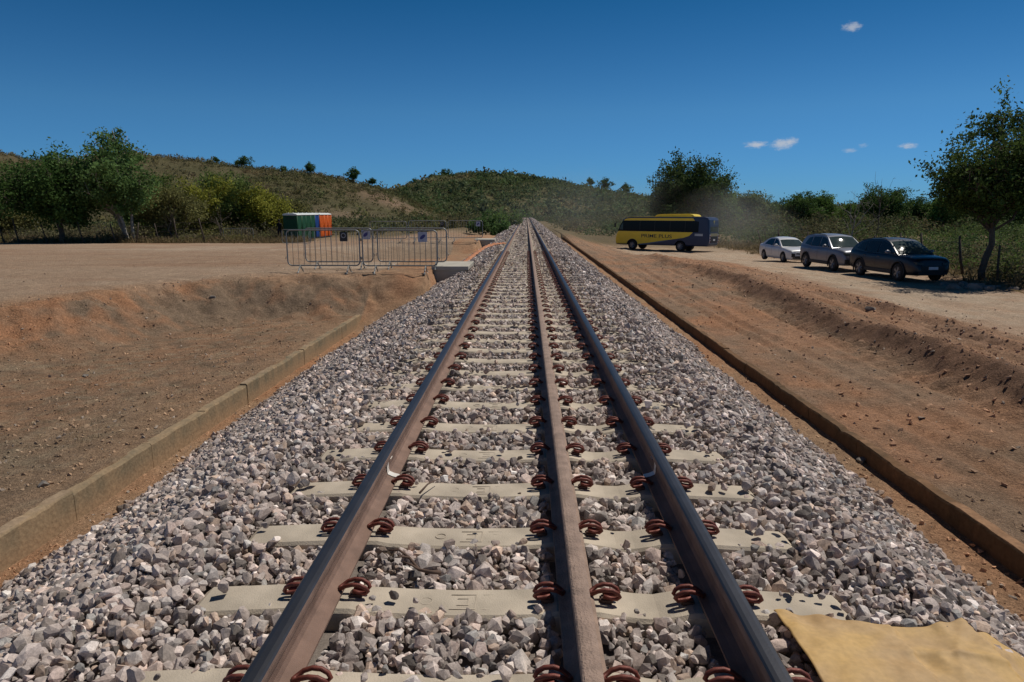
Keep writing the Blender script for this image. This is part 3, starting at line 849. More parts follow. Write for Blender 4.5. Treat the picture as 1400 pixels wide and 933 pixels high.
barricade('bluish crowd barrier standing alone before the scrub, left of the toilets', 304, 345, Hp(-22, 55), 54.6, 'barriers left of the toilets')
barricade('crowd barrier just in front of the dark green toilet', 384, 424, Hp(-16.5, 50), 47.5, 'barriers left of the toilets')

# ------------------------------------------------------------------ tarpaulin
M_tarp = None
def tarp_mat():
    m, nt, b = mat_new('tan_tarpaulin')
    tc = N(nt, 'ShaderNodeTexCoord'); n1 = N(nt, 'ShaderNodeTexNoise', Scale=3.2, Detail=6.0, Distortion=.6); n2 = N(nt, 'ShaderNodeTexNoise', Scale=45.0, Detail=5.0)
    for n in (n1, n2): nt.links.new(tc.outputs['Object'], n.inputs['Vector'])
    cr = N(nt, 'ShaderNodeValToRGB'); e = cr.color_ramp.elements; e[0].position = .3; e[0].color = (.40, .245, .10, 1); e[1].position = .62; e[1].color = (.56, .36, .135, 1)
    x = e.new(.45); x.color = (.50, .33, .155, 1)
    nt.links.new(n1.outputs['Fac'], cr.inputs[0])
    mr = N(nt, 'ShaderNodeMapRange'); nt.links.new(n2.outputs['Fac'], mr.inputs['Value']); mr.inputs['From Min'].default_value = .3; mr.inputs['From Max'].default_value = .7; mr.inputs['To Min'].default_value = .9; mr.inputs['To Max'].default_value = 1.1
    m3 = N(nt, 'ShaderNodeMix', data_type='RGBA', blend_type='MULTIPLY'); m3.inputs[0].default_value = 1; nt.links.new(cr.outputs[0], m3.inputs[6]); nt.links.new(mr.outputs[0], m3.inputs[7])
    nt.links.new(m3.outputs[2], b.inputs['Base Color']); b.inputs['Roughness'].default_value = .7
    bp = N(nt, 'ShaderNodeBump', Strength=.25, Distance=.004); nt.links.new(n2.outputs['Fac'], bp.inputs['Height']); nt.links.new(bp.outputs['Normal'], b.inputs['Normal'])
    return m


def tarp():
    c = [on_plane(1058, 828, .03), on_plane(1402, 936, -.30), Vector((2.5, 1.35, -.4)), Vector((1.03, 1.25, .03))]
    n = 130; V = []
    for j in range(n + 1):
        for i in range(n + 1):
            u, v = i / n, j / n
            p = (c[0] * (1 - u) + c[1] * u) * (1 - v) + (c[3] * (1 - u) + c[2] * u) * v
            bulge = -.10 * math.sin(math.pi * min(1, u * 1.15)) * (1 - v) ** 2
            V.append((p.x + .02 * math.sin(7 * u + 1) * v, p.y + bulge + .03 * math.sin(9 * u) * (1 - v) * u, 0))
    V = np.array(V)
    z = Hb(V[:, 0], V[:, 1])[0] + .04
    z = np.maximum(z, np.where(V[:, 0] < 1.45, .022, -9))
    z = z + .03 * fbm(V[:, 0] * 2.6, V[:, 1] * 2.6, 81, 3) + .006 * fbm(V[:, 0] * 11, V[:, 1] * 11, 82, 2)
    # the lumps of the stones below and sharp ridged creases
    z += .010 * (vnoise(V[:, 0] * 15, V[:, 1] * 15, 83) - .5) + .016 * (1 - np.abs(fbm(V[:, 0] * 2.2 + 3, V[:, 1] * 3.1, 84, 2)) * 5).clip(0, 1) * vnoise(V[:, 0] * 1.7, V[:, 1] * 1.7, 85)
    cx, cy = 1.60, 2.30; dx, dy = V[:, 0] - cx, V[:, 1] - cy; rr = np.hypot(dx, dy); th = np.arctan2(dy, dx)
    for a, am, ln_ in ((.95, .008, .22), (3.05, .010, .34), (-.35, .010, .38), (-1.9, .006, .25)):
        dd = np.abs(np.sin(th - a)) * rr
        z += np.where(np.cos(th - a) > 0, am * np.exp(-(dd / (.014 + .05 * rr)) ** 2) * np.exp(-(rr / ln_) ** 2), 0)
    U = (np.arange(len(V)) % (n + 1)) / n; W = (np.arange(len(V)) // (n + 1)) / n
    z += .03 * np.exp(-((W - .10 - .1 * (1 - U)) / .035) ** 2) * sstep(.55, .75, U)     # rolled fold near the far corner
    z += .006 * np.sin(U * 30 + 3 * np.sin(U * 9)) * np.exp(-W / .04) + .006 * np.sin(W * 30) * np.exp(-U / .03)   # wavy hems
    V[:, 2] = z
    i = np.arange((n + 1) ** 2).reshape(n + 1, n + 1)
    F = np.stack([i[:-1, :-1], i[1:, :-1], i[1:, 1:], i[:-1, 1:]], -1).reshape(-1, 4)
    me = np_mesh('tarpaulin', V, F, tarp_mat(), smooth=True); o = link('tarpaulin', me)
    s = o.modifiers.new('thick', 'SOLIDIFY'); s.thickness = .004
    tag(o, 'creased tan-yellow tarpaulin spread over the ballast at the right rail', 'tarpaulin')


tarp()

# ------------------------------------------------------------------ orange netting along the ballast edge, twigs
M_net = plain('orange_netting', (.46, .19, .09), .8, var=.35, scale=8)
bm = bmesh.new(); pts = [on_plane(x, y, .02) for x, y in ((629, 356), (640, 349), (652, 343), (664, 337.5), (676, 334.5), (690, 333))]
pts = [Vector((p.x, p.y, float(Hb(np.array([p.x]), np.array([p.y]))[0][0]) + .05)) for p in pts]
dense = []
for a, b in zip(pts[:-1], pts[1:]):
    for k in range(14): dense.append(a.lerp(b, k / 14))
rows = []
for i, p in enumerate(dense):
    n = float(fbm(np.array([i * .35]), np.array([0.]), 91, 3)[0]); h = .07 + .06 * n
    row = []
    for k in range(7):
        t = k / 6; row.append(bm.verts.new((p.x + (t - .5) * .26 + .03 * n, p.y + .1 * math.sin(i * .9 + k), p.z + h * math.sin(math.pi * t) + .025 * math.sin(i * 1.7 + k * 2))))
    rows.append(row)
for A, B in zip(rows[:-1], rows[1:]):
    for k in range(6): bm.faces.new((A[k], A[k + 1], B[k + 1], B[k]))
net = bm_obj('safety_netting', bm, M_net, None, smooth=True); net.modifiers.new('thick', 'SOLIDIFY').thickness = .01
tag(net, 'crumpled strip of orange safety netting along the left ballast edge', 'netting')

M_twig = plain('dry_twig', (.12, .075, .055), .9, var=.3, scale=20)


def twig(label, pix, r, forks=()):
    bm = bmesh.new()
    pts = [on_plane(x, y, .0) for x, y in pix]; pts = [Vector((p.x, p.y, .035 + .012 * math.sin(i * 2.1))) for i, p in enumerate(pts)]
    tube(bm, pts, [r * (1 - .6 * i / (len(pts) - 1)) for i in range(len(pts))], 7)
    for k, (fx, fy) in forks:
        q = on_plane(fx, fy, .0); tube(bm, [pts[k], (pts[k] + q) / 2 + Vector((0, 0, .03)), q + Vector((0, 0, .05))], [r * .6, r * .45, r * .25], 6)
    tag(bm_obj('twig', bm, M_twig, None, smooth=True), label, 'twig', 'dry twigs on the ballast')


twig('bent brown branch lying on the stones by the left rail', ((603, 793), (588, 795), (573, 786), (560, 772), (546, 764), (532, 759)), .010, ((2, (552, 782)), (3, (540, 776))))
twig('straight pale dry stick across the sleeper at the rail weld', ((574, 682), (585, 672), (600, 660)), .007)
twig('thin dark twig poking from the stones close to the left rail foot', ((497, 775), (507, 768), (516, 769)), .006)
# ------------------------------------------------------------------ vegetation
M_leaf = leaf_mat('leaves')
M_bark = plain('bark', (.11, .085, .065), .95, var=.35, scale=7, bump=.6, bscale=40)
M_palebark = plain('pale_bark', (.30, .27, .23), .95, var=.3, scale=7, bump=.5, bscale=40)


def quads_from(P, size, r, up=.35, aspect=.55):
    """One pointed leaf quad at every point of P, random attitude."""
    n = len(P)
    a = r.normal(size=(n, 3)); a /= np.linalg.norm(a, axis=1)[:, None]
    b = r.normal(size=(n, 3)); b[:, 2] *= 1 - up; b -= a * (a * b).sum(1)[:, None]; b /= np.linalg.norm(b, axis=1)[:, None] + 1e-9
    s = size * r.uniform(.6, 1.3, (n, 1)); w_ = s * aspect
    V = np.stack([P - a * s, P + b * w_ - a * s * .1, P + a * s, P - b * w_ - a * s * .1], 1).reshape(-1, 3)
    F = np.arange(n * 4).reshape(n, 4)
    return V, F


def crown_mesh(name, seed, clusters, nleaf, size, crad, col, colvar=.3, flat=.8, yellow=0.0):
    """clusters: (n,3) centres; leaves gather in ragged clumps round them."""
    r = np.random.default_rng(seed); n = len(clusters)
    k = r.poisson(nleaf, n) + 4; ids = np.repeat(np.arange(n), k)
    off_ = r.normal(size=(len(ids), 3)) * np.array([1, 1, flat]) * (crad * r.uniform(.6, 1.3, n))[ids][:, None] * .55
    P = clusters[ids] + off_
    V, F = quads_from(P, size, r)
    cc = np.array(col) * 2.25 * (1 + colvar * r.normal(size=(n, 1)) * .6); cc = cc + np.array([.6, .45, .1]) * yellow * r.uniform(0, 1, (n, 1)) * .1
    C = np.clip(cc[ids] * r.uniform(.75, 1.25, (len(ids), 1)), .006, 1)
    return np_mesh(name, V, F, M_leaf, np.repeat(C, 4, axis=0))


def limb(bm, a, b, r0, r1, r, wob=.12, n=5, sides=7):
    a, b = Vector(a), Vector(b); L = (b - a).length; pts = []
    for i in range(n + 1):
        t = i / n; p = a.lerp(b, t)
        if 0 < i < n: p += Vector((r.normal(), r.normal(), r.normal() * .4)) * L * wob * .35
        pts.append(p)
    tube(bm, pts, [r0 + (r1 - r0) * i / n for i in range(n + 1)], sides)
    return pts


def tree_parts(seed, height, width, fork, trunk_r, n_limb, leaf, nleaf, crad, col, lean=(0, 0), bottom=.3, stems=1, bark=None, per=10, top_bias=.0, yellow=0.0, ragged=.25, spread=1.0):
    """Returns (trunk mesh, crown mesh): tapered trunk and limbs; leaf clumps gather at the ends of twigs."""
    r = np.random.default_rng(seed); bm = bmesh.new(); tips = []
    H_, R_ = height, width / 2
    cz = H_ * (1 + bottom) / 2; hz = H_ * (1 - bottom) / 2
    starts = []
    for s in range(stems):
        ox, oy = (r.normal() * .16 * (stems > 1), r.normal() * .16 * (stems > 1))
        top = Vector((lean[0] + ox * 4, lean[1] + oy * 4, fork * r.uniform(.9, 1.1)))
        limb(bm, (ox, oy, -.25), top, trunk_r * (1.15 if stems == 1 else .6), trunk_r * (.72 if stems == 1 else .42), r, .035, 5, 9)
        starts.append(top)
    for i in range(n_limb):
        st = starts[i % len(starts)]; az = 2 * math.pi * (i + r.uniform(-.3, .3)) / n_limb * 1.0; lv = r.uniform(-.75, 1) ** 1
        lv = max(-.8, min(1, lv + top_bias)); rr = math.sqrt(max(.02, 1 - lv * lv)) * r.uniform(1 - ragged * 1.6, 1 + ragged * .5)
        end = Vector((lean[0] + R_ * rr * math.cos(az) * spread, lean[1] + R_ * rr * math.sin(az) * spread, cz + hz * lv * r.uniform(1 - ragged, 1.0)))
        base = st - Vector((0, 0, r.uniform(0, fork * .25))); pts = limb(bm, base, end, trunk_r * .42, trunk_r * .07, r, .14, 6, 6)
        for j in range(per):
            t = r.uniform(.35, 1.0); q = pts[0].lerp(pts[-1], t) if t > .97 else pts[int(t * 6)].lerp(pts[min(6, int(t * 6) + 1)], (t * 6) % 1)
            dv = Vector((r.normal(), r.normal(), r.normal() * .6 + .25)).normalized() * (R_ * r.uniform(.12, .42))
            e = q + dv
            if e.z < bottom * H_ * .75: e.z = bottom * H_ * .75 + abs(r.normal()) * .1
            tube(bm, [q, (q + e) / 2 + Vector((0, 0, .04 * R_)), e], [trunk_r * .1, trunk_r * .07, trunk_r * .025], 4, caps=False)
            tips.append(e)
            if r.uniform() < .45: tips.append((q + e) / 2)
    bmesh.ops.recalc_face_normals(bm, faces=bm.faces[:])
    tm = bpy.data.meshes.new('trunk'); bm.to_mesh(tm); bm.free(); tm.materials.append(bark or M_bark)
    for p in tm.polygons: p.use_smooth = True
    cm = crown_mesh('crown', seed + 1, np.array([t[:] for t in tips]), nleaf, leaf, crad, col, yellow=yellow)
    return tm, cm


def plant_tree(name, label, cat, parts_, loc, rz=0.0, sc=1.0, group=None):
    t = thing(name, label, cat, loc, rz, group)
    if parts_[0]: link('trunk', parts_[0], t)
    link('crown', parts_[1], t)
    t.scale = (sc, sc, sc); return t


DG = (.038, .066, .018); MG = (.056, .092, .022); YG = (.125, .128, .022); OL = (.085, .085, .032); DRY = (.17, .135, .075)

# the two big trees at the left, beyond the lot
p = at_y(86, 326, 53); plant_tree('broadleaf_tree', 'dark rounded leafy tree at the far left behind the fence posts', 'tree',
    tree_parts(11, 6.9, 6.6, 2.0, .2, 30, .12, 62, .7, (.032, .060, .016), lean=(-.1, 0), bottom=.14, per=11, top_bias=.05), (p.x, 53, Hp(p.x, 53)))
p = at_y(176, 326, 54.5); plant_tree('broadleaf_tree', 'tallest left tree, ragged crown over several pale leaning stems', 'tree',
    tree_parts(12, 9.3, 6.2, 2.6, .24, 28, .12, 56, .6, (.056, .094, .030), lean=(-1.0, 0), bottom=.12, per=10, stems=5, bark=M_palebark, top_bias=.12, ragged=.42), (p.x, 54.5, Hp(p.x, 54.5)))
# yellow-green bushy trees right of them
for k, (px, Y, h, w_, col, lab) in enumerate(((232, 58, 4.6, 6.0, OL, 'olive bushy tree just right of the pale-stemmed tall tree'), (272, 63, 5.6, 6.0, YG, 'yellow-green bushy tree in the middle of the left thicket'),
        (318, 66, 6.4, 6.4, (.06, .085, .024), 'dark green bushy tree with the highest crown in the left thicket'), (358, 66, 5.2, 5.4, YG, 'yellow-green bushy tree at the toilets end of the left thicket'),
        (212, 66, 6.5, 6.0, MG, 'green bushy tree peeping over the olive one behind the tall tree'), (14, 62, 3.2, 6.0, OL, 'low olive bush at the left picture edge'), (393, 74, 4.2, 5.5, OL, 'dull olive bush rising behind the green toilets'))):
    p = at_y(px, 326, Y)
    plant_tree('bushy_tree', lab, 'tree', tree_parts(30 + k, h, w_, 1.0, .12, 20, .11, 60, .6, col, bottom=.08, per=8, stems=3, yellow=.25, ragged=.35), (p.x, Y, Hp(p.x, Y)))
# big tree behind the bus, roadside tree at the right
p = at_y(935, 326, 74); plant_tree('broadleaf_tree', 'big dark tree standing directly behind the bus', 'tree',
    tree_parts(14, 8.6, 8.4, 2.2, .26, 44, .13, 60, .75, (.032, .050, .016), lean=(.3, 0), bottom=.06, per=12, top_bias=.0, ragged=.2), (p.x, 74, Hp(p.x, 74)))
p = on_plane(1342, 386, Hp(16.9, 25.4)); plant_tree('broadleaf_tree', 'slender-trunked tree with an open dark crown at the right edge', 'tree',
    tree_parts(18, 6.75, 5.0, 2.6, .125, 38, .072, 42, .38, (.034, .054, .014), lean=(.15, 0), bottom=.34, per=12, top_bias=.08, ragged=.3), (p.x, p.y, Hp(p.x, p.y)))
# broadleaf shrub by the track
p = at_y(668, 312, 62); plant_tree('shrub', 'bright green broad-leaved shrub beyond the small far slab', 'shrub',
    tree_parts(16, 2.9, 4.4, .6, .07, 16, .15, 22, .35, (.042, .072, .024), bottom=.08, per=6, stems=3), (p.x, 62, Hp(p.x, 62) - .2), 0, .85)
p = at_y(690, 312, 84); plant_tree('shrub', 'dark green shrub close to the far end of the ballast, left side', 'shrub',
    tree_parts(17, 3.4, 6.4, .7, .08, 16, .17, 24, .5, MG, bottom=.05, per=7, stems=3), (p.x, 84, Hp(p.x, 84) - .2), 0, .7)

# trees along the skyline at the right, beyond the scrub
va = [tree_parts(40 + i, 6.0, (6.5, 5, 7, 5.5)[i], 2.0, 1*.14, 22, .15, 52, .75, (DG, MG, DG, (.075, .095, .04))[i], bottom=(.35, .3, .5, .45)[i], per=8, ragged=.3) for i in range(4)]
sky_trees = ((1018, 105, 3, 1.28, 'pale round-topped tree right of the big tree behind the bus'), (1040, 130, 2, 1.02, 'small umbrella-shaped tree on the skyline over the white car'),
             (1095, 108, 0, 1.18, 'dark ragged tree on the skyline left of the silver car'), (1122, 112, 1, 1.1, 'dark rounded tree just right of a ragged one on the skyline'),
             (1205, 100, 2, 1.22, 'dark flat-domed tree on the skyline above the navy car'), (1256, 104, 0, 1.0, 'dark spreading tree between the domed tree and the roadside tree'),
             (1290, 92, 1, 1.0, 'dark skyline tree half hidden by the roadside tree'), (1385, 88, 0, 1.15, 'dark tree behind the roadside tree at the right edge'),
             (985, 96, 1, 1.15, 'dark tree touching the right flank of the big tree'), (1160, 112, 1, .82, 'low dark tree in the skyline gap over the silver car'))
for k, (px, Y, i, s, lab) in enumerate(sky_trees):
    p = at_y(px, 300, Y); plant_tree('skyline_tree', lab, 'tree', va[i], (p.x, Y, Hp(p.x, Y)), k * 1.3, s * .8, 'trees along the right skyline')

# ------------------------------------------------------------------ hills
def ridge_fn(pts):
    xs_ = np.array([p[0] for p in pts], float); hs_ = np.array([290 - p[1] for p in pts], float)
    return lambda x: np.interp(x, xs_, hs_)


def az_px(X, Y): return 719.5 + FPX * X / np.maximum(Y, 1) / math.cos(PITCH) * .983


def hill(name, sk, Yr, Y0, depth, seed, cols, xr, amp=1.0, lum=None):
    """A ridge whose crest runs roughly along Y = Yr, sloping down to the plain at Y0 and away behind."""
    f = ridge_fn(sk)
    x = np.linspace(xr[0], xr[1], 190); y = np.concatenate([np.linspace(Y0, Yr, 60), np.linspace(Yr, Yr + depth, 26)[1:]])
    X, Y = np.meshgrid(x, y)
    crest = f(719.5 + FPX * X / Yr) / FPX * Yr + EYE + 1.0
    t = np.where(Y <= Yr, np.clip((Y - Y0) / (Yr - Y0), 0, 1), 1 - np.clip((Y - Yr) / depth, 0, 1))
    t = np.where(Y <= Yr, .55 * t + .45 * t * t * (3 - 2 * t), t * t * (3 - 2 * t))
    n = fbm(X * .018, Y * .018, seed, 4); n2 = fbm(X * .07, Y * .07, seed + 5, 4)
    Z = -1.3 + crest * t + (2.6 * n + .8 * n2) * amp * np.sin(np.pi * np.clip(t, 0, 1)) * (crest / 18)
    i = np.arange(X.size).reshape(X.shape); F = np.stack([i[:-1, :-1], i[:-1, 1:], i[1:, 1:], i[1:, :-1]], -1).reshape(-1, 4)
    m = np.clip(.5 + 1.1 * n + .6 * n2, 0, 1)[..., None]; C = np.array(cols[0]) * (1 - m) + np.array(cols[1]) * m
    if lum is not None: C = lum(X, Y, Z, C, n2)
    o = link(name, np_mesh(name, np.stack([X, Y, Z], -1).reshape(-1, 3), F, M_hill, C.reshape(-1, 3), smooth=True)); tag(o, kind='structure')
    return o, (x, y, Z)


M_hill = attr_mat('dry_hill_grass', .95, ((.08, .2), (.9, .3), (4.0, .35)), bump=1.0, bscale=1.2, bdist=.8, spec=.1)


def hz(hd, X, Y):
    x, y, Z = hd; fx = np.clip(np.interp(X, x, np.arange(len(x))), 0, len(x) - 1.001); fy = np.clip(np.interp(Y, y, np.arange(len(y))), 0, len(y) - 1.001)
    i, j = fx.astype(int), fy.astype(int); u, v = fx - i, fy - j
    return (Z[j, i] * (1 - u) + Z[j, i + 1] * u) * (1 - v) + (Z[j + 1, i] * (1 - u) + Z[j + 1, i + 1] * u) * v


sk_left = [(-500, 235), (-250, 212), (-80, 204), (0, 209), (60, 226), (130, 218), (190, 211), (250, 219), (300, 225), (350, 231), (420, 238), (470, 246), (520, 258), (552, 272), (585, 287), (610, 294), (660, 297)]
def cut(X, Y, Z, C, n2):
    t = np.exp(-((X + 42) / 12) ** 2 - ((Y - 214) / 14) ** 2)[..., None] * .8
    t2 = (np.exp(-((Y - 158) / 14) ** 2) * sstep(-62, -40, X) * (1 - sstep(-20, -10, X)))[..., None] * .7
    C = C * (1 - t) + np.array([.30, .2, .14]) * t
    return C * (1 - t2) + np.array([.26, .185, .135]) * t2
hl, HL = hill('hill', sk_left, 235, 128, 120, 301, ((.130, .108, .060), (.100, .096, .046)), (-330, -10), lum=cut)
sk_mid = [(200, 262), (420, 266), (480, 262), (545, 266), (575, 257), (600, 246), (650, 239), (700, 241), (760, 251), (800, 259), (840, 266), (880, 273), (960, 281), (1100, 286), (1400, 287), (1900, 284)]
hm, HM = hill('hill', sk_mid, 400, 225, 200, 302, ((.13, .115, .055), (.085, .09, .042)), (-330, 560))

# scrub as stuff: leaf clumps over the slopes and behind the fences
def scrub(name, label, X, Y, Z, h, w_, nl, size, col, seed, colvar=.35):
    r = np.random.default_rng(seed); n = len(X)
    k = np.maximum(6, r.poisson(nl, n)); ids = np.repeat(np.arange(n), k)
    o = r.normal(size=(len(ids), 3)); o /= np.linalg.norm(o, axis=1)[:, None]; o *= r.uniform(.35, 1, (len(ids), 1)) ** .5
    o[:, 2] = np.abs(o[:, 2]) * r.uniform(.2, 1, len(ids)) ** .4
    # lobes make the outline uneven
    lob = r.normal(size=(n, 3, 3)) * .35; o = o * .75 + lob[ids, r.integers(0, 3, len(ids))] * np.array([1, 1, .5])
    P = np.stack([X, Y, Z], -1)[ids] + o * np.stack([w_, w_, h], -1)[ids]
    V, F = quads_from(P, 1.0, r); s = (size if np.ndim(size) else np.full(n, size))[ids]
    V = (V.reshape(-1, 4, 3) - P[:, None]) * s[:, None, None] + P[:, None]
    cc = np.asarray(col) * 1.8 * np.exp(r.normal(0, colvar, (n, 1)) * .6) * (1 + r.normal(0, .06, (n, 3)))
    C = np.clip(cc[ids] * r.uniform(.7, 1.3, (len(ids), 1)), .006, 1)
    ob = link(name, np_mesh(name, V.reshape(-1, 3), F, M_leaf, np.repeat(C, 4, axis=0))); tag(ob, label, 'scrub', kind='stuff'); return ob


r_ = np.random.default_rng(77)
def band(n, x0, x1, y0, y1): return r_.uniform(x0, x1, n), r_.uniform(y0, y1, n)

# left hill: thin dry scrub, denser dark patches
X, Y = band(9000, -300, -14, 130, 250); k = (r_.uniform(size=len(X)) < .25 + .75 * (fbm(X * .03, Y * .03, 401, 3) > .05) + .5 * sstep(-130, -170, X)); X, Y = X[k], Y[k]; Z = hz(HL, X, Y); s = r_.uniform(.4, 1.25, len(X)) * np.where(r_.uniform(size=len(X)) < .1, 1.7, 1)
c = np.where((fbm(X * .03, Y * .03, 402, 3) > -.05)[:, None], [.082, .080, .036], [.115, .098, .05]); scrub('scrub', 'thin dry scrub and dark bushes over the left hillside', X, Y, Z, s * 1.5, s * 1.3, 34, s * .25, c, 501, .22)
# middle hill: close dark scrub wood
X, Y = band(9000, -300, 300, 228, 430); Z = hz(HM, X, Y); s = r_.uniform(.8, 2.0, len(X)) * np.where(r_.uniform(size=len(X)) < .08, 1.5, 1)
c = np.where((fbm(X * .02, Y * .02, 403, 3) > .05)[:, None], [.125, .115, .055], [.060, .078, .034]); scrub('scrub', 'close dark green scrub wood covering the middle hill', X, Y, Z - .3, s * 2.1, s * 1.9, 44, s * .36, c, 502, .22)
# plain between lot and hills, left of the track
X, Y = band(2600, -150, -5, 74, 150); k = (X < -.06 * Y - 3) & ~((X > -60) & (Y > 120) & (X < -14)) & (r_.uniform(size=len(X)) < .3 + .7 * (fbm(X * .05, Y * .05, 404, 3) > -.1)); X, Y = X[k], Y[k]; s = r_.uniform(.5, 1.5, len(X)); Z = H(X, Y)
c = np.where((fbm(X * .06, Y * .06, 405, 3) > 0)[:, None], [.05, .062, .026], [.085, .08, .04]); scrub('scrub', 'low green thicket behind the toilets and the far barriers', X, Y, Z - .2, s * 1.5, s * 1.7, 80, s * .17, c, 503)
X, Y = band(520, -52, -17, 84, 112); s = r_.uniform(.7, 1.4, len(X)); Z = H(X, Y)
c = np.where((fbm(X * .06, Y * .06, 415, 3) > 0)[:, None], [.05, .072, .026], [.08, .085, .04]); scrub('scrub', 'dark green thicket below the hillside, right of the toilets', X, Y, Z - .2, s * 1.9, s * 1.8, 90, s * .17, c, 513)
X, Y = band(240, -46, -22, 53.2, 55); s = r_.uniform(.3, .8, len(X)); Z = H(X, Y)
c = np.where((r_.uniform(size=len(X)) < .5)[:, None], [.10, .095, .035], [.11, .085, .05]); scrub('scrub', 'low twiggy bushes growing along the left fence', X, Y, Z - .1, s * 1.6, s * 1.1, 70, s * .11, c, 514)
# thicket behind the left fence
X, Y = band(1500, -75, -21, 55, 78); k = (X < -21 - .16 * (Y - 55)) ; X, Y = X[k], Y[k]; s = r_.uniform(.5, 1.25, len(X)) * np.where(Y < 58, .65, 1); Z = H(X, Y)
c = np.where((fbm(X * .15, Y * .15, 406, 3) > .05)[:, None], [.10, .10, .035], [.085, .078, .045]); scrub('scrub', 'olive and dry thicket behind the left fence', X, Y, Z - .2, s * 1.75, s * 1.3, 170, .085, c, 504)
# right side: scrub from the road edge to the skyline
X, Y = band(2300, 17.6, 190, 24, 128); k = (X > 19.2 + .05 * np.abs(Y - 60)) & (r_.uniform(size=len(X)) < .5 + .5 * (fbm(X * .07, Y * .07, 407, 3) > -.2)) & (X < 1.05 * Y + 8) & ~((Y < 66) & (X < 21.5)); X, Y = X[k], Y[k]
s = r_.uniform(.6, 1.15, len(X)) * (1 + .012 * (Y - 40).clip(0)); Z = H(X, Y)
c = np.where((fbm(X * .1, Y * .1, 408, 3) > 0)[:, None], [.052, .075, .024], [.062, .060, .030]); scrub('scrub', 'tangled green scrub beyond the parked cars', X, Y, Z - .2, s * np.clip(1.2 + .04 * (Y - 25), 1.2, 2.5), s * 1.7, np.clip(340 * 35 / Y, 60, 400), .068 * np.clip(Y / 35, .9, 3.2), c, 505)
# right side near the roadside tree: low thicket of twiggy bushes
X, Y = band(420, 17.8, 32, 18, 46); k = X > 18.2 + .6 * r_.uniform(size=len(X)); X, Y = X[k], Y[k]; s = r_.uniform(.35, .9, len(X)); Z = H(X, Y)
c = np.where((r_.uniform(size=len(X)) < .5)[:, None], [.058, .085, .024], [.075, .066, .035]); scrub('scrub', 'low leafy undergrowth around the roadside tree trunk', X, Y, Z - .15, s * 2.3, s * 1.4, 300, .06, c, 506)
# far ends of the track: scrub both sides and straight ahead
X, Y = band(2600, -45, 130, 86, 228); k = ((X > 6.5 + .0 * Y) | (X < -6) | (Y > 197)) & ~((X < 30) & (X > 6) & (Y < 80)) & ~((X < -6) & (Y < 90)); X, Y = X[k], Y[k]; s = r_.uniform(.8, 1.7, len(X)); Z = H(X, Y)
c = np.where((fbm(X * .05, Y * .05, 409, 3) > 0)[:, None], [.045, .066, .024], [.07, .068, .034]); scrub('scrub', 'dense green scrub closing in at the far end of the track', X, Y, Z - .2, s * 1.6, s * 1.8, 150, s * .13, c, 507)

# trees standing out on the left ridge
vt = [tree_parts(60 + i, 5.5, (4.2, 8.5, 5.5)[i], (2.6, 1.4, 1.6)[i], .16, 12, .2, 26, .55, DG, bottom=(.5, .25, .3)[i], per=6, ragged=.55) for i in range(3)]
for k, (px, py, i, s, lab) in enumerate(((305, 224, 0, .62, 'tiny lone round-headed tree on the left ridge'), (341, 234, 1, 1.0, 'broad dark tree on the left ridge, right of the lone round one'), (430, 240, 2, .95, 'dark tree on the ridge straight above the green toilets'),
        (488, 250, 2, 1.15, 'dark tree on the falling right shoulder of the left ridge'), (513, 255, 0, .8, 'thin tree just right of the one on the ridge shoulder'), (395, 246, 1, .55, 'squat dark bush below the crest of the left hill'))):
    Yr = 233; X_ = (px - 719.5) / FPX * Yr; z = float(hz(HL, np.array([X_]), np.array([float(Yr)]))[0]); plant_tree('ridge_tree', lab, 'tree', vt[i], (X_, Yr, z - .3), k * 2.1, s * .82, 'trees on the left ridge')
for k, (px, i, s, lab) in enumerate(((805, 0, 1.1, 'twin-headed dark tree on the right slope of the middle hill'), (825, 2, 1.25, 'dark tree low on the right slope of the middle hill'), (852, 2, 1.1, 'dark tree between the middle hill and the big tree'), (570, 2, .9, 'dark tree in the saddle left of the middle hill'), (612, 1, .9, 'broad dark tree on the left shoulder of the middle hill'))):
    Yr = 398; X_ = (px - 719.5) / FPX * Yr; z = float(hz(HM, np.array([X_]), np.array([float(Yr)]))[0]); plant_tree('ridge_tree', lab, 'tree', vt[i], (X_, Yr, z - .3), k * 1.7, s * 1.15, 'trees on the middle hill')

# dry grass tufts on the basin floor and along the verges
def grass(label, X, Y, h, col, seed, nb=9):
    r = np.random.default_rng(seed); n = len(X); ids = np.repeat(np.arange(n), nb); m = len(ids)
    P = np.stack([X, Y, H(X, Y) - .01], -1)[ids] + np.stack([r.normal(0, .05, m), r.normal(0, .05, m), np.zeros(m)], -1) * (h[ids] / .12)[:, None]
    az = r.uniform(0, 6.28, m); ln = h[ids] * r.uniform(.5, 1.2, m); tilt = r.uniform(.2, 1.35, m); d = np.stack([np.cos(az) * np.sin(tilt), np.sin(az) * np.sin(tilt), np.cos(tilt)], -1) * ln[:, None]
    wv = np.stack([-np.sin(az), np.cos(az), np.zeros(m)], -1) * (ln * .05)[:, None]
    V = np.stack([P - wv, P + wv, P + d * .6 + wv * .7, P + d - np.stack([np.zeros(m), np.zeros(m), ln * .12], -1)], 1).reshape(-1, 3)
    C = np.array(col) * r.uniform(.6, 1.35, (m, 1)); o = link('dry_grass', np_mesh('dry_grass', V, np.arange(m * 4).reshape(m, 4), M_leaf, np.repeat(C, 4, axis=0)))
    tag(o, label, 'grass', kind='stuff')


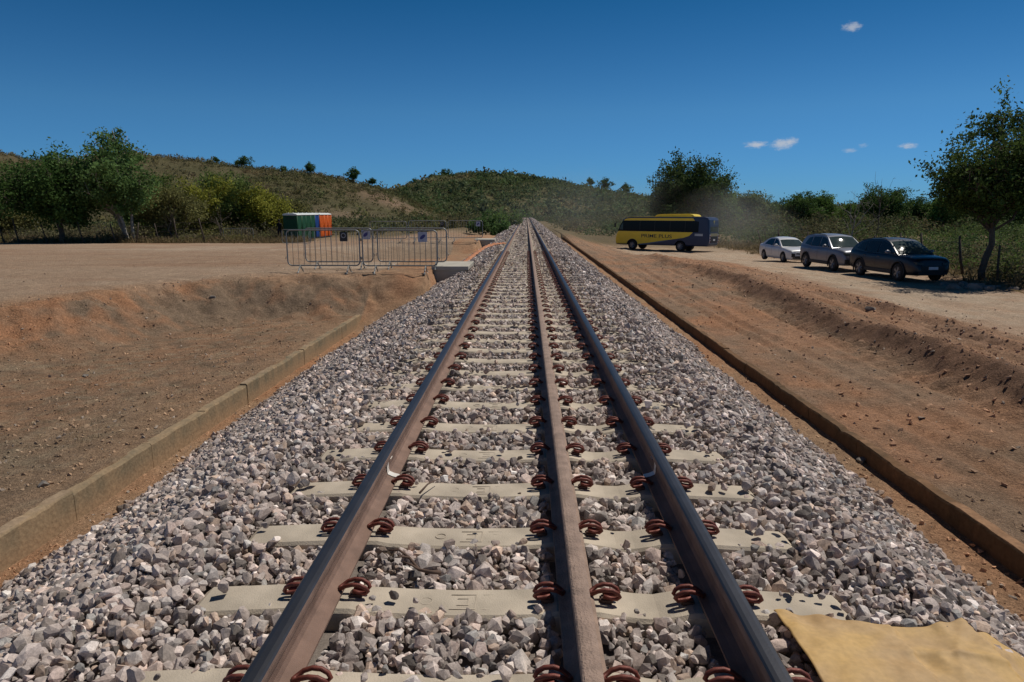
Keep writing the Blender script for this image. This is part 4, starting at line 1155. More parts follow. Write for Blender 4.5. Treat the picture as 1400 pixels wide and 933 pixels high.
X = rng.uniform(-12, WALL_L - .2, 5200); Y = 5 * (20 / 5) ** rng.uniform(size=5200); k = (bank_dist(X, Y) < .2) & (fbm(X * .8, Y * .8, 601, 3) > -.12); grass('short dead grass and straw on the hollow left of the track', X[k], Y[k], rng.uniform(.02, .07, k.sum()), (.30, .235, .15), 602)
X = np.concatenate([rng.uniform(-60, -18, 2500), rng.uniform(17.2, 30, 1800)]); Y = np.concatenate([rng.uniform(52.5, 58, 2500), rng.uniform(17, 70, 1800)]); grass('tall dry grass along the fence lines at both sides', X, Y, rng.uniform(.25, .8, len(X)), (.21, .165, .09), 603)
# ------------------------------------------------------------------ vehicles
def paint(name, col, metal=.0, rough=.35, coat=.8):
    m = plain(name, col, rough, metal, coat, var=.05, scale=2.5); m.node_tree.nodes['Principled BSDF'].inputs['Coat Roughness'].default_value = .12; return m


M_white = paint('white_paint', (.62, .63, .65), 0, .4, .7); M_silver = paint('silver_paint', (.19, .20, .235), .35, .4, .3); M_navy = paint('navy_paint', (.006, .009, .017), .1, .4, .25)
M_glass = plain('tinted_glass', (.012, .016, .018), .06, 0, 0, var=0, spec=.32); M_screen = plain('windscreen_glass', (.05, .07, .07), .04, 0, 0, var=.2, scale=3, spec=.3)
M_black = plain('black_plastic', (.018, .018, .019), .6, var=.1); M_tyre = plain('tyre_rubber', (.022, .020, .019), .85, var=.25, scale=10); M_alloy = plain('alloy', (.28, .28, .29), .4, .7)
M_chrome = plain('chrome_trim', (.6, .6, .62), .2, .9); M_lamp = plain('lamp_glass', (.45, .47, .5), .12, .2, .6); M_red = plain('red_lamp', (.25, .012, .012), .2, 0, .6)
M_plate = plain('plate_white', (.62, .62, .66), .5); M_pltxt = plain('plate_ink', (.02, .02, .05), .6)


def spline(pts, xs_):
    """Monotone-ish cubic through (x, v...) control rows, evaluated at xs_."""
    P = np.array(sorted(pts)); x = P[:, 0]; out = []
    for k in range(1, P.shape[1]):
        y = P[:, k]; m = np.gradient(y, x); d = np.diff(y) / np.diff(x)
        for i in range(1, len(y) - 1): m[i] = 0 if d[i - 1] * d[i] <= 0 else 2 * d[i - 1] * d[i] / (d[i - 1] + d[i])
        m[0] = d[0]; m[-1] = d[-1]
        i = np.clip(np.searchsorted(x, xs_) - 1, 0, len(x) - 2); h = x[i + 1] - x[i]; t = (xs_ - x[i]) / h
        out.append((2 * t ** 3 - 3 * t ** 2 + 1) * y[i] + (t ** 3 - 2 * t ** 2 + t) * h * m[i] + (-2 * t ** 3 + 3 * t ** 2) * y[i + 1] + (t ** 3 - t ** 2) * h * m[i + 1])
    return np.array(out)


def boolean_cut(me, cutters):
    o = bpy.data.objects.new('tmp', me); COL.objects.link(o); rm = []
    for cm in cutters:
        c = bpy.data.objects.new('cut', cm); COL.objects.link(c); rm.append(c)
        m = o.modifiers.new('b', 'BOOLEAN'); m.operation = 'DIFFERENCE'; m.object = c; m.solver = 'EXACT'
    dg = bpy.context.evaluated_depsgraph_get(); res = bpy.data.meshes.new_from_object(o.evaluated_get(dg))
    for c in rm: bpy.data.objects.remove(c)
    bpy.data.objects.remove(o); return res


def wheel_meshes(R, W, spokes, mat_rim):
    bm = bmesh.new(); r0 = R * .66
    lathe(bm, [(r0, -W / 2 + .01), (R * .9, -W / 2), (R * .985, -W / 2 + .03), (R, -W / 2 + .06), (R, W / 2 - .06), (R * .985, W / 2 - .03), (R * .9, W / 2), (r0, W / 2 - .01)], 'y', 32)
    bmesh.ops.recalc_face_normals(bm, faces=bm.faces[:]); t = bpy.data.meshes.new('tyre'); bm.to_mesh(t); bm.free(); t.materials.append(M_tyre)
    for p in t.polygons: p.use_smooth = True
    bm = bmesh.new()
    # rim: a dish, a hub and spokes fused by one outline (outer face at -y)
    lathe(bm, [(r0 * 1.01, -W / 2 + .004), (r0 * .93, -W / 2 + .006), (r0 * .9, -W / 2 + .05), (r0 * .9, W / 2 - .03)], 'y', 32)
    y0 = -W / 2 + .012
    for k in range(spokes):
        a = 2 * math.pi * k / spokes
        for da in (-.1, .1):
            c, s = math.cos(a + da * .4), math.sin(a + da * .4); c2, s2 = math.cos(a + da * 1.6), math.sin(a + da * 1.6)
            tube(bm, [(c * r0 * .12, y0, s * r0 * .12), (c2 * r0 * .93, y0 + .004, s2 * r0 * .93)], [r0 * .12, r0 * .10], 5)
    lathe(bm, [(r0 * .2, y0 - .012), (r0 * .22, y0 + .03)], 'y', 12)
    bmesh.ops.recalc_face_normals(bm, faces=bm.faces[:]); rm_ = bpy.data.meshes.new('rim'); bm.to_mesh(rm_); bm.free(); rm_.materials.append(mat_rim); rm_.materials.append(M_black)
    for p in rm_.polygons:
        if p.area > 3 * r0 * r0 * .5: p.material_index = 1
    return t, rm_


def car(label, spec, loc, rotz, group):
    S = spec; body_m = S['paint']; L = S['L']
    t = thing('parked_car', label, 'car', loc, rotz, group)
    n = 56; xs_ = np.linspace(-L / 2, L / 2, n); zt, hw, zb = spline(S['deck'], xs_)
    k = 13; V = []
    for i, x in enumerate(xs_):
        w_, z1, z0 = hw[i], zt[i], zb[i]; h = z1 - z0; wl = S.get('waist', .55)
        half = [(0, z0), (.72 * w_, z0), (.90 * w_, z0 + .03 * h), (.965 * w_, z0 + .14 * h), (.99 * w_, z0 + .32 * h), (1.0 * w_, z0 + wl * h), (.985 * w_, z0 + .8 * h), (.955 * w_, z0 + .92 * h), (.90 * w_, z0 + .985 * h), (.78 * w_, z1 + .004), (.5 * w_, z1 + .022), (.25 * w_, z1 + .03), (0, z1 + .033)]
        V += [(x, y, z) for y, z in half] + [(x, -y, z) for y, z in half[-2:0:-1]]
    m = 2 * k - 2; V = np.array(V); F = [[i * m + j, i * m + (j + 1) % m, (i + 1) * m + (j + 1) % m, (i + 1) * m + j] for i in range(n - 1) for j in range(m)]
    bm = bmesh.new(); vs_ = [bm.verts.new(v) for v in V]
    for f in F: bm.faces.new([vs_[q] for q in f])
    bm.faces.new(vs_[:m][::-1]); bm.faces.new(vs_[-m:])
    bmesh.ops.recalc_face_normals(bm, faces=bm.faces[:]); me = bpy.data.meshes.new('body'); bm.to_mesh(me); bm.free(); me.materials.append(body_m); me.materials.append(M_black)
    cut = []
    for wx in S['axles']:
        bm = bmesh.new(); R = S['R'] * 1.17; seg = 28
        pr = [(wx + R * math.cos(2 * math.pi * q / seg), S['R'] + R * math.sin(2 * math.pi * q / seg)) for q in range(seg)]
        for s in (-1, 1):
            y_ = sorted((s * (max(hw) - .26), s * (max(hw) + .2)))
            prism(bm, pr, y_[0], y_[1])
        bmesh.ops.recalc_face_normals(bm, faces=bm.faces[:]); cm = bpy.data.meshes.new('c'); bm.to_mesh(cm); bm.free(); cm.materials.append(M_black); cut.append(cm)
    me = boolean_cut(me, cut)
    for p in me.polygons: p.use_smooth = p.material_index == 0 and len(p.vertices) <= 5
    bo = link('body', me, t); me.name = 'body'
    try: me.set_sharp_from_angle(angle=rad(38))
    except Exception: pass
    # greenhouse: outline in (x,z) from cowl over the roof to the tail
    ol = S['roof']; xo = np.array([p[0] for p in ol]); zo = np.array([p[1] for p in ol])
    ss = np.concatenate([[0], np.cumsum(np.hypot(np.diff(xo), np.diff(zo)))]); q = np.linspace(0, ss[-1], 44)
    def smooth_eval(s):
        return np.interp(s, ss, xo), np.interp(s, ss, zo)
    X_, Z_ = smooth_eval(q)
    for _ in range(3):
        X_[1:-1] = (X_[:-2] + 2 * X_[1:-1] + X_[2:]) / 4; Z_[1:-1] = (Z_[:-2] + 2 * Z_[1:-1] + Z_[2:]) / 4
    zbelt = S['belt']; wb = S['wb']; tum = S['tum']
    def hwz(z, x): return wb - tum * np.maximum(z - zbelt, 0) - .05 * np.clip((abs(x) - .9) / 1.2, 0, 1) ** 2
    nt_ = 11; tt = np.linspace(-1, 1, nt_); V = []
    def gh(x, z, tv, out=0.0):
        e = 1 - tv * tv; xb = x + S['bulge'] * e * np.sign(x) * np.clip((S['ztop'] - z) / .3, 0, 1); return (xb, tv * (hwz(z, x) + out), z + .045 * e * np.clip((z - zbelt) / .4, 0, 1))
    for x, z in zip(X_, Z_):
        for tv in tt: V.append(gh(x, z, tv))
    nn = len(X_); F = [[i * nt_ + j, i * nt_ + j + 1, (i + 1) * nt_ + j + 1, (i + 1) * nt_ + j] for i in range(nn - 1) for j in range(nt_ - 1)]
    base = len(V)
    # sides: from the roof outline straight down to the belt
    for s in (-1, 1):
        b0 = len(V)
        for x, z in zip(X_, Z_):
            V.append((x, s * hwz(z, x), z)); V.append((x, s * hwz((z + zbelt) / 2 - .02, x), (z + zbelt) / 2 - .02)); V.append((x, s * hwz(zbelt - .05, x), zbelt - .06))
        for i in range(nn - 1):
            for j in range(2): F.append([b0 + i * 3 + j, b0 + i * 3 + j + 1, b0 + (i + 1) * 3 + j + 1, b0 + (i + 1) * 3 + j])
    bm = bmesh.new(); vs_ = [bm.verts.new(v) for v in V]
    for f in F: bm.faces.new([vs_[c] for c in f])
    bmesh.ops.remove_doubles(bm, verts=bm.verts[:], dist=.0008)
    o = bm_obj('cabin', bm, S.get('roofpaint', body_m), t, smooth=True)
    try: o.data.set_sharp_from_angle(angle=rad(40))
    except Exception: pass
    # glass panels stand a few millimetres proud of the cabin
    def zroof(x):
        o_ = np.argsort(X_); return np.interp(x, X_[o_], Z_[o_])
    for name, (s0, s1), mat in (('windscreen', S['ws'], M_screen), ('rear_window', S['rw'], M_glass)):
        V = []; sv = np.linspace(s0, s1, 10)
        for s in sv:
            x = np.interp(s, np.linspace(0, 1, nn), X_); z = np.interp(s, np.linspace(0, 1, nn), Z_)
            for tv in np.linspace(-.93, .93, 11):
                g = gh(x, z, tv); dx = .008 * (1 if name == 'windscreen' else -1); V.append((g[0] + dx, g[1], g[2] + .007))
        F = [[i * 11 + j, i * 11 + j + 1, (i + 1) * 11 + j + 1, (i + 1) * 11 + j] for i in range(9) for j in range(10)]
        me = np_mesh(name, np.array(V), np.array(F), mat, smooth=True); w_o = link(name, me, t)
    for s in (-1, 1):
        for poly in S['side']:
            pts = []
            for i in range(len(poly)):
                a, b = poly[i], poly[(i + 1) % len(poly)]
                for u in np.linspace(0, 1, 5)[:-1]: pts.append((a[0] + (b[0] - a[0]) * u, a[1] + (b[1] - a[1]) * u))
            bm = bmesh.new(); vs2 = []
            for x, z in pts:
                z = min(z, zroof(x) - .055); vs2.append(bm.verts.new((x, s * (hwz(z, x) + .006), z)))
            c_ = bm.verts.new((np.mean([v.co.x for v in vs2]), np.mean([v.co.y for v in vs2]) , np.mean([v.co.z for v in vs2])))
            for i in range(len(vs2)): bm.faces.new((c_, vs2[i], vs2[(i + 1) % len(vs2)]))
            bm_obj('side_window', bm, M_glass, t)
    # sills and arch lips in black plastic where the car has them
    W = max(hw)
    if S.get('clad'):
        for s in (-1, 1):
            bm = bmesh.new(); y0_, y1_ = sorted((s * (W - .05), s * (W + .012))); box(bm, S['axles'][1] + S['R'] * 1.2, S['axles'][0] - S['R'] * 1.2, y0_, y1_, S['zs'] + .02, S['zs'] + .17); bm_obj('sill_trim', bm, M_black, t, bevel=.01)
            for wx in S['axles']:
                bm = bmesh.new(); R1 = S['R'] * 1.19
                tube(bm, [(wx + R1 * math.cos(a), s * (W - .012), S['R'] + R1 * math.sin(a)) for a in np.linspace(-.35, math.pi + .35, 15)], .034, 6); bm_obj('arch_trim', bm, M_black, t, smooth=True)
    wt, wr = wheel_meshes(S['R'], .21, S['spokes'], S.get('rimmat', M_alloy))
    for wx in S['axles']:
        for s in (-1, 1):
            wo = thing('wheel', '', '', (wx, s * (W - .105), S['R'])); del wo['label']; del wo['category']; wo.parent = t
            if s > 0: wo.rotation_euler = (0, 0, math.pi)
            link('tyre', wt, wo); link('rim', wr, wo)
    xf = np.linspace(-L / 2, L / 2, 900); ztf, hwf, _zb = spline(S['deck'], xf)
    # front: lamps, grille, bumper opening, plate; rear: lamps
    def patch(name, mat, ylist, zlist, off=.012, front=True, ny=7):
        """Panel following the nose: at each (y,z) finds the body's x."""
        bm = bmesh.new(); rows = []
        for u in np.linspace(0, 1, ny):
            row = []
            for v in np.linspace(0, 1, 4):
                y = ylist[0] + (ylist[1] - ylist[0]) * u; zlo = zlist[0][0] + (zlist[1][0] - zlist[0][0]) * u; zhi = zlist[0][1] + (zlist[1][1] - zlist[0][1]) * u; z = zlo + (zhi - zlo) * v
                ok = (ztf > z + .0) & (hwf * .97 > abs(y)); xx = xf[ok]; x = (xx.max() if front else xx.min()) if len(xx) else (L / 2 - .3) * (1 if front else -1)
                row.append(bm.verts.new((x + off * (1 if front else -1), y, z)))
            rows.append(row)
        for A, B in zip(rows[:-1], rows[1:]):
            for j in range(3): bm.faces.new((A[j], A[j + 1], B[j + 1], B[j]))
        ext = bmesh.ops.extrude_face_region(bm, geom=bm.faces[:]); bmesh.ops.translate(bm, verts=[g for g in ext['geom'] if isinstance(g, bmesh.types.BMVert)], vec=(-.06 if front else .06, 0, 0))
        return bm_obj(name, bm, mat, t)
    for s in (-1, 1):
        patch('headlight', M_lamp if not S.get('darklamp') else M_screen, (s * S['hl'][0], s * S['hl'][1]), (S['hl'][2], S['hl'][3]))
        patch('tail_light', M_red, (s * .45, s * .72), ((.80, .95), (.80, .98)), front=False)
        if S.get('fog'): patch('fog_light', M_black, (s * .5, s * .74), ((.34, .56), (.36, .58)), .016)
    patch('grille', M_black, (-S['gr'][0], S['gr'][0]), (S['gr'][1], S['gr'][1]), .014, ny=9)
    patch('bumper_intake', M_black, (-.62, .62), (S['bi'], S['bi']), .014, ny=9)
    if S.get('chrome'): patch('grille_bar', M_chrome, (-.42, .42), (S['chrome'], S['chrome']), .022, ny=9)
    if S.get('guard'): patch('skid_guard', M_chrome, (-.45, .45), (S['guard'], S['guard']), .02, ny=9)
    pl = patch('number_plate', M_plate, (-.2, .2), (S['pl'], S['pl']), .03, ny=3)
    for s in (-1, 1):
        xm = S['mx']; zm = S['belt'] + .06
        bm = bmesh.new(); bmesh.ops.create_icosphere(bm, subdivisions=2, radius=1, matrix=Matrix.Translation((xm, s * (wb + .17), zm + .03)) @ Matrix.Diagonal((.07, .115, .075, 1)))
        tube(bm, [(xm, s * (wb - .06), zm - .02), (xm, s * (wb + .1), zm)], .022, 6); bm_obj('side_mirror', bm, S.get('mirror', body_m), t, smooth=True)
        for hx in S['handles']:
            bm = bmesh.new(); y_ = s * (W * .975 + .012); box(bm, hx - .09, hx + .09, *sorted((y_ - s * .03, y_ + s * .008)), S['zh'], S['zh'] + .03); bm_obj('door_handle', bm, body_m, t, bevel=.008)
        for dx in S['seams']:
            bm = bmesh.new(); pz = np.linspace(S['zs'] + .2, S['belt'] - .06, 7); i_ = int(np.argmin(abs(xs_ - dx)))
            pts = []
            for z in pz:
                f = (z - zb[i_]) / (zt[i_] - zb[i_]); w_ = np.interp(f, [0, .03, .14, .32, S.get('waist', .55), .8, .92, .985], np.array([.72, .90, .965, .99, 1, .985, .955, .9]) * hw[i_]); pts.append((dx, s * (w_ - .0005), z))
            tube(bm, pts, .0045, 4); bm_obj('door_seam', bm, M_black, t)
        if S.get('rails'):
            bm = bmesh.new(); x0, x1 = S['rails']; pts = []
            for x in np.linspace(x0, x1, 12):
                z = zroof(x); pts.append((x, s * (hwz(z, x) - .05), z + (.03 if x not in (x0, x1) else -.01)))
            tube(bm, pts, .016, 6); bm_obj('roof_rail', bm, M_black, t, smooth=True)
    return t


SEDAN = dict(paint=M_white, L=4.42, R=.31, axles=(1.36, -1.24), zs=.2, belt=.93, wb=.80, tum=.42, bulge=.06, ztop=1.45, spokes=7, waist=.55,
    deck=[(-2.21, .70, .62, .36), (-2.16, .93, .74, .28), (-2.0, 1.02, .80, .22), (-1.6, 1.02, .84, .19), (-1.0, .96, .86, .18), (0, .93, .865, .17), (.9, .92, .86, .17), (1.3, .89, .85, .17), (1.8, .81, .83, .18), (2.02, .75, .77, .19), (2.14, .66, .70, .22), (2.19, .54, .63, .26), (2.21, .44, .57, .3)],
    roof=[(1.12, .90), (.55, 1.22), (.28, 1.37), (0.0, 1.43), (-.4, 1.455), (-.8, 1.43), (-1.15, 1.33), (-1.75, 1.02)], ws=(.03, .27), rw=(.76, .97),
    side=[[(.78, .955), (.30, 1.30), (-.02, 1.37), (-.10, 1.375), (-.10, .955)], [(-.17, .96), (-.17, 1.375), (-.7, 1.36), (-1.02, 1.27), (-1.35, 1.02)]],
    hl=(.42, .72, (.55, .66), (.62, .76)), gr=(.40, (.52, .60)), bi=(.26, .42), pl=(.42, .51), mx=.66, handles=(-.02, -1.02), zh=.80, seams=(.80, -.14, -1.05), fog=True)
SUV = dict(paint=M_silver, L=4.40, R=.35, axles=(1.32, -1.30), zs=.26, belt=1.06, wb=.82, tum=.34, bulge=.05, ztop=1.62, spokes=5, waist=.5, roofpaint=M_silver,
    deck=[(-2.2, .86, .66, .5), (-2.14, 1.06, .78, .38), (-1.9, 1.10, .86, .30), (-1.2, 1.07, .895, .26), (0, 1.05, .90, .25), (.9, 1.06, .90, .25), (1.3, 1.05, .895, .26), (1.8, 1.0, .88, .28), (2.02, .95, .83, .29), (2.13, .86, .78, .32), (2.18, .72, .72, .36), (2.2, .58, .66, .42)],
    roof=[(1.12, 1.03), (.62, 1.36), (.36, 1.54), (.1, 1.60), (-.5, 1.64), (-1.2, 1.63), (-1.75, 1.56), (-2.02, 1.30), (-2.1, 1.08)], ws=(.03, .255), rw=(.80, .96),
    side=[[(.76, 1.085), (.34, 1.46), (.05, 1.53), (-.12, 1.54), (-.12, 1.085)], [(-.19, 1.085), (-.19, 1.545), (-.95, 1.53), (-.98, 1.085)], [(-1.05, 1.1), (-1.04, 1.52), (-1.42, 1.46), (-1.68, 1.16)]],
    hl=(.42, .78, (.74, .84), (.76, .88)), gr=(.46, (.68, .80)), bi=(.36, .54), pl=(.56, .65), mx=.68, handles=(0, -.95), zh=.92, seams=(.78, -.16, -1.02), clad=True, rails=(.15, -1.6), fog=True, guard=(.31, .355), darklamp=True)
CROSS = dict(paint=M_navy, L=4.72, R=.36, axles=(1.42, -1.30), zs=.26, belt=1.05, wb=.83, tum=.36, bulge=.06, ztop=1.62, spokes=5, waist=.5,
    deck=[(-2.36, .84, .66, .5), (-2.3, 1.06, .78, .38), (-2.0, 1.10, .87, .30), (-1.2, 1.06, .905, .25), (0, 1.04, .91, .24), (1.0, 1.04, .905, .24), (1.45, 1.02, .90, .25), (1.95, .97, .87, .27), (2.15, .92, .82, .28), (2.28, .84, .76, .3), (2.34, .70, .70, .34), (2.36, .56, .64, .40)],
    roof=[(1.32, 1.01), (.72, 1.36), (.44, 1.52), (.12, 1.60), (-.4, 1.63), (-1.1, 1.60), (-1.7, 1.48), (-2.1, 1.25), (-2.2, 1.08)], ws=(.03, .27), rw=(.80, .96),
    side=[[(.90, 1.07), (.44, 1.44), (.08, 1.52), (-.10, 1.53), (-.10, 1.07)], [(-.17, 1.07), (-.17, 1.53), (-.98, 1.51), (-1.0, 1.07)], [(-1.07, 1.08), (-1.06, 1.50), (-1.5, 1.42), (-1.78, 1.16)]],
    hl=(.42, .80, (.70, .78), (.72, .82)), gr=(.5, (.44, .66)), bi=(.32, .42), pl=(.52, .63), mx=.80, handles=(.04, -.98), zh=.90, seams=(.88, -.14, -1.04), clad=True, rails=(.15, -1.7), darklamp=True, mirror=M_silver)
GC = 'cars parked along the dirt road'
def park(label, spec, px, py, rz, off=.0):
    """px, py: where the near front tyre meets the ground in the photograph."""
    S = spec; W = max(p[2] for p in S['deck']) - .0; zg = -1.0
    for _ in range(6):
        p = on_plane(px, py, zg); zg = float(H(np.array([p.x]), np.array([p.y]), False)[0])
    R_ = Matrix.Rotation(rz, 3, 'Z'); d = R_ @ Vector((S['axles'][0], -(W - .1), 0)); c = Vector((p.x, p.y, zg)) - d
    t = car(label, spec, (c.x, c.y, zg + .005), rz, GC); t.scale = (.96, .96, .96 if spec is SEDAN else 1.01); return t


park('dark navy crossover with a pale front number plate, nearest of the parked cars', CROSS, 1228, 385, rad(-90 + 6.5))
park('silver compact SUV parked between the white sedan and the navy crossover', SUV, 1139, 371, rad(-90 + 6))
park('white sedan with dark front intakes, farthest of the three parked cars', SEDAN, 1071, 359, rad(-90 + 6))
p = at_y(20, 296, 72); s_ = car('pale car half hidden behind the fence at the far left edge', dict(SEDAN, paint=M_white), (p.x, 72, 0), rad(172), None)
s_.location.z = Hp(p.x, 72) + .1; s_.location.z = float(at_y(20, 291, 72).z) - 1.47

# ------------------------------------------------------------------ bus
M_byel = paint('yellow_coachwork', (.90, .64, .03), 0, .4, .2); M_bblue = paint('blue_coachwork', (.009, .028, .085), 0, .4, .12); M_bltb = plain('pale_blue_stripe', (.09, .17, .26), .5); M_bpale = plain('pale_sticker', (.42, .46, .5), .5)


M_letter = plain('dark_lettering', (.008, .012, .03), .5)


def text_mesh(s, size, ext=.004):
    cu = bpy.data.curves.new('txt', 'FONT'); cu.body = s; cu.size = size; cu.extrude = ext; cu.offset = size * .006; cu.align_x = 'LEFT'
    o = bpy.data.objects.new('txt', cu); COL.objects.link(o); dg = bpy.context.evaluated_depsgraph_get(); me = bpy.data.meshes.new_from_object(o.evaluated_get(dg)); bpy.data.objects.remove(o); return me


M_busglass = plain('bus_window_glass', (.008, .010, .013), .12, 0, 0, var=0, spec=.12)


def bus(loc, rz):
    t = thing('minibus', 'yellow and dark blue minibus raising dust, PRIME PLUS along its side', 'bus', loc, rz)
    W = 1.1; prof = [(4.08, .42), (4.16, .62), (4.17, 1.0), (4.08, 1.32), (3.82, 2.0), (3.5, 2.55), (3.25, 2.70), (2.7, 2.76), (-3.7, 2.80), (-3.95, 2.74), (-4.08, 2.55), (-4.14, 1.6), (-4.16, .9), (-4.1, .55), (-4.0, .46)]
    bm = bmesh.new(); prism(bm, prof, -W, W); bmesh.ops.recalc_face_normals(bm, faces=bm.faces[:])
    # the roof edge and body corners are rounded
    ed = [e for e in bm.edges if len(e.link_faces) == 2 and abs(abs(e.verts[0].co.y) - W) < 1e-4 and abs(abs(e.verts[1].co.y) - W) < 1e-4 and e.verts[0].co.y * e.verts[1].co.y > 0 and any(abs(f.normal.y) > .9 for f in e.link_faces)]
    bmesh.ops.bevel(bm, geom=ed, offset=.13, segments=4, affect='EDGES', profile=.55)
    me = bpy.data.meshes.new('body'); bm.to_mesh(me); bm.free(); me.materials.append(M_bblue); me.materials.append(M_black)
    cut = []
    for wx in (2.55, -1.75):
        bm = bmesh.new(); R = .50; pr = [(wx + R * math.cos(2 * math.pi * q / 24), .40 + R * math.sin(2 * math.pi * q / 24)) for q in range(24)]
        for s in (-1, 1): prism(bm, pr, *sorted((s * (W - .34), s * (W + .2))))
        bmesh.ops.recalc_face_normals(bm, faces=bm.faces[:]); cm = bpy.data.meshes.new('c'); bm.to_mesh(cm); bm.free(); cm.materials.append(M_black); cut.append(cm)
    me = boolean_cut(me, cut); bo = link('body', me, t)
    def panel(name, poly, s, y, mat, th=.006, parent=t):
        bm = bmesh.new(); prism(bm, poly, *sorted((s * (y - .02), s * (y + th)))); return bm_obj(name, bm, mat, parent)
    def arc(cx, cz, R, a0, a1, n): return [(cx + R * math.cos(rad(a0 + (a1 - a0) * i / n)), cz + R * math.sin(rad(a0 + (a1 - a0) * i / n))) for i in range(n + 1)]
    for s in (-1, 1):
        yel = [(4.03, 1.30), (4.12, .98), (4.10, .60), (4.02, .50), (3.12, .50)] + arc(2.55, .40, .53, 10, 170, 10) + [(1.9, .52), (1.2, .60), (0.0, .80), (-1.2, .98), (-2.0, 1.10), (-2.5, 1.28), (-2.75, 1.52), (-2.78, 1.56), (3.86, 1.56), (3.93, 1.52)]
        panel('yellow_side', yel, s, W, M_byel)
        panel('pale_stripe', [(1.85, .44), (1.9, .505), (1.2, .585), (0, .785), (-1.0, .935), (0, .72), (1.2, .50)], s, W, M_bltb, .005)
        panel('side_windows', [(3.94, 1.565), (3.70, 2.13), (3.50, 2.44), (-2.9, 2.47), (-3.25, 2.42), (-3.25, 1.60), (-3.2, 1.565)], s, W, M_busglass, .008)
        panel('roof_cove', [(3.42, 2.455), (3.2, 2.60), (2.7, 2.66), (-2.75, 2.68), (-2.9, 2.485)], s, W - .012, M_byel, .02)
        panel('side_sticker', [(-2.95, 1.28), (-2.95, 1.46), (-3.62, 1.46), (-3.62, 1.28)], s, W, M_bpale, .004)
        for wx in (1.9, .55, -.8, -2.1):
            panel('window_bar', [(wx, 1.58), (wx, 2.455), (wx - .03, 2.455), (wx - .03, 1.58)], s, W, M_black, .011)
    # driver's pale window reflection frame
    fr = panel('cab_window', [(3.80, 1.66), (3.62, 2.10), (3.48, 2.26), (3.46, 1.66)], 1, W, M_screen, .012)
    # lettering on the near (left) side reads front to back
    me_t = text_mesh('PRIME PLUS', .40); vs_ = np.empty(len(me_t.vertices) * 3); me_t.vertices.foreach_get('co', vs_); vs_ = vs_.reshape(-1, 3)
    for s in (1, -1):
        m2 = me_t.copy(); w_ = vs_[:, 0].max(); sc = 2.75 / w_
        X2 = (1.75 - vs_[:, 0] * sc) if s > 0 else (1.75 - 2.75 + vs_[:, 0] * sc)
        P2 = np.stack([X2, s * (W + .009 + vs_[:, 2]), 1.06 + vs_[:, 1] * 1.0], -1); m2.vertices.foreach_set('co', P2.astype(np.float32).ravel()); m2.update()
        if s < 0: pass
        bm = bmesh.new(); bm.from_mesh(m2); left = set(bm.verts)
        while left:                                                  # every letter a part of its own
            st = [left.pop()]; isl = set(st)
            while st:
                for ed_ in st.pop().link_edges:
                    for v_ in ed_.verts:
                        if v_ in left: left.discard(v_); isl.add(v_); st.append(v_)
            b2 = bmesh.new(); mp_ = {v_: b2.verts.new(v_.co) for v_ in isl}
            for f_ in bm.faces:
                if f_.verts[0] in isl: b2.faces.new([mp_[v_] for v_ in f_.verts])
            bm_obj('letter', b2, M_letter, t)
        bm.free()
    # roof skin and air-conditioning pod
    bm = bmesh.new(); prism(bm, [(3.2, 2.60), (3.22, 2.72), (2.7, 2.785), (-2.55, 2.815), (-2.6, 2.68)], -W + .1, W - .1); bm_obj('roof_skin', bm, M_byel, t, bevel=.03)
    bm = bmesh.new(); prism(bm, [(.75, 2.80), (.55, 2.95), (.2, 3.0), (-2.3, 3.03), (-2.6, 2.97), (-2.75, 2.81)], -.78, .78); bm_obj('roof_air_conditioner', bm, M_byel, t, bevel=.06)
    # front and rear
    def strip(name, rows, mat, hw_, off, front=False):
        bm = bmesh.new(); A = []
        for x, z in rows: A.append([bm.verts.new((x + off, y, z)) for y in (-hw_, -hw_ * .5, 0, hw_ * .5, hw_)])
        for P_, Q_ in zip(A[:-1], A[1:]):
            for j in range(4): bm.faces.new((P_[j], P_[j + 1], Q_[j + 1], Q_[j]))
        ex = bmesh.ops.extrude_face_region(bm, geom=bm.faces[:]); bmesh.ops.translate(bm, verts=[g for g in ex['geom'] if isinstance(g, bmesh.types.BMVert)], vec=(-.05 if off > 0 else .05, 0, 0)); return bm_obj(name, bm, mat, t)
    strip('windscreen', [(4.06, 1.38), (3.82, 2.0), (3.52, 2.52)], M_busglass, .96, .012)
    strip('front_panel', [(4.16, .62), (4.17, 1.0), (4.09, 1.31)], M_byel, .98, .008)
    strip('rear_window', [(-4.13, 1.60), (-4.11, 2.02)], M_screen, .86, -.014)
    strip('rear_band', [(-4.15, 1.26), (-4.14, 1.50)], plain('rear_band', (.24, .21, .12), .5), .80, -.012)
    strip('engine_grille', [(-4.15, .80), (-4.15, 1.22)], M_black, .72, -.012)
    strip('rear_bumper_line', [(-4.11, .63), (-4.14, .69)], M_bltb, .78, -.02)
    strip('number_plate', [(-4.15, .90), (-4.15, 1.04)], M_plate, .2, -.03)
    strip('rear_seam', [(-4.10, 2.08), (-4.10, 2.11)], M_black, .88, -.016)
    # plain gold crest on the upper rear panel
    bm = bmesh.new(); pts = [(0, 2.18), (-.06, 2.26), (-.03, 2.34), (-.13, 2.40), (-.15, 2.50), (-.06, 2.47), (0, 2.52), (.06, 2.47), (.15, 2.50), (.13, 2.40), (.03, 2.34), (.06, 2.26)]
    A = [bm.verts.new((-4.105, y, z)) for y, z in pts]; B = [bm.verts.new((-4.05, y, z)) for y, z in pts]
    for i in range(len(pts)): bm.faces.new((A[i], A[(i + 1) % len(pts)], B[(i + 1) % len(pts)], B[i]))
    bm.faces.new(A); bm.faces.new(B[::-1]); bm_obj('crest', bm, plain('gold_ink', (.40, .34, .12), .5), t)
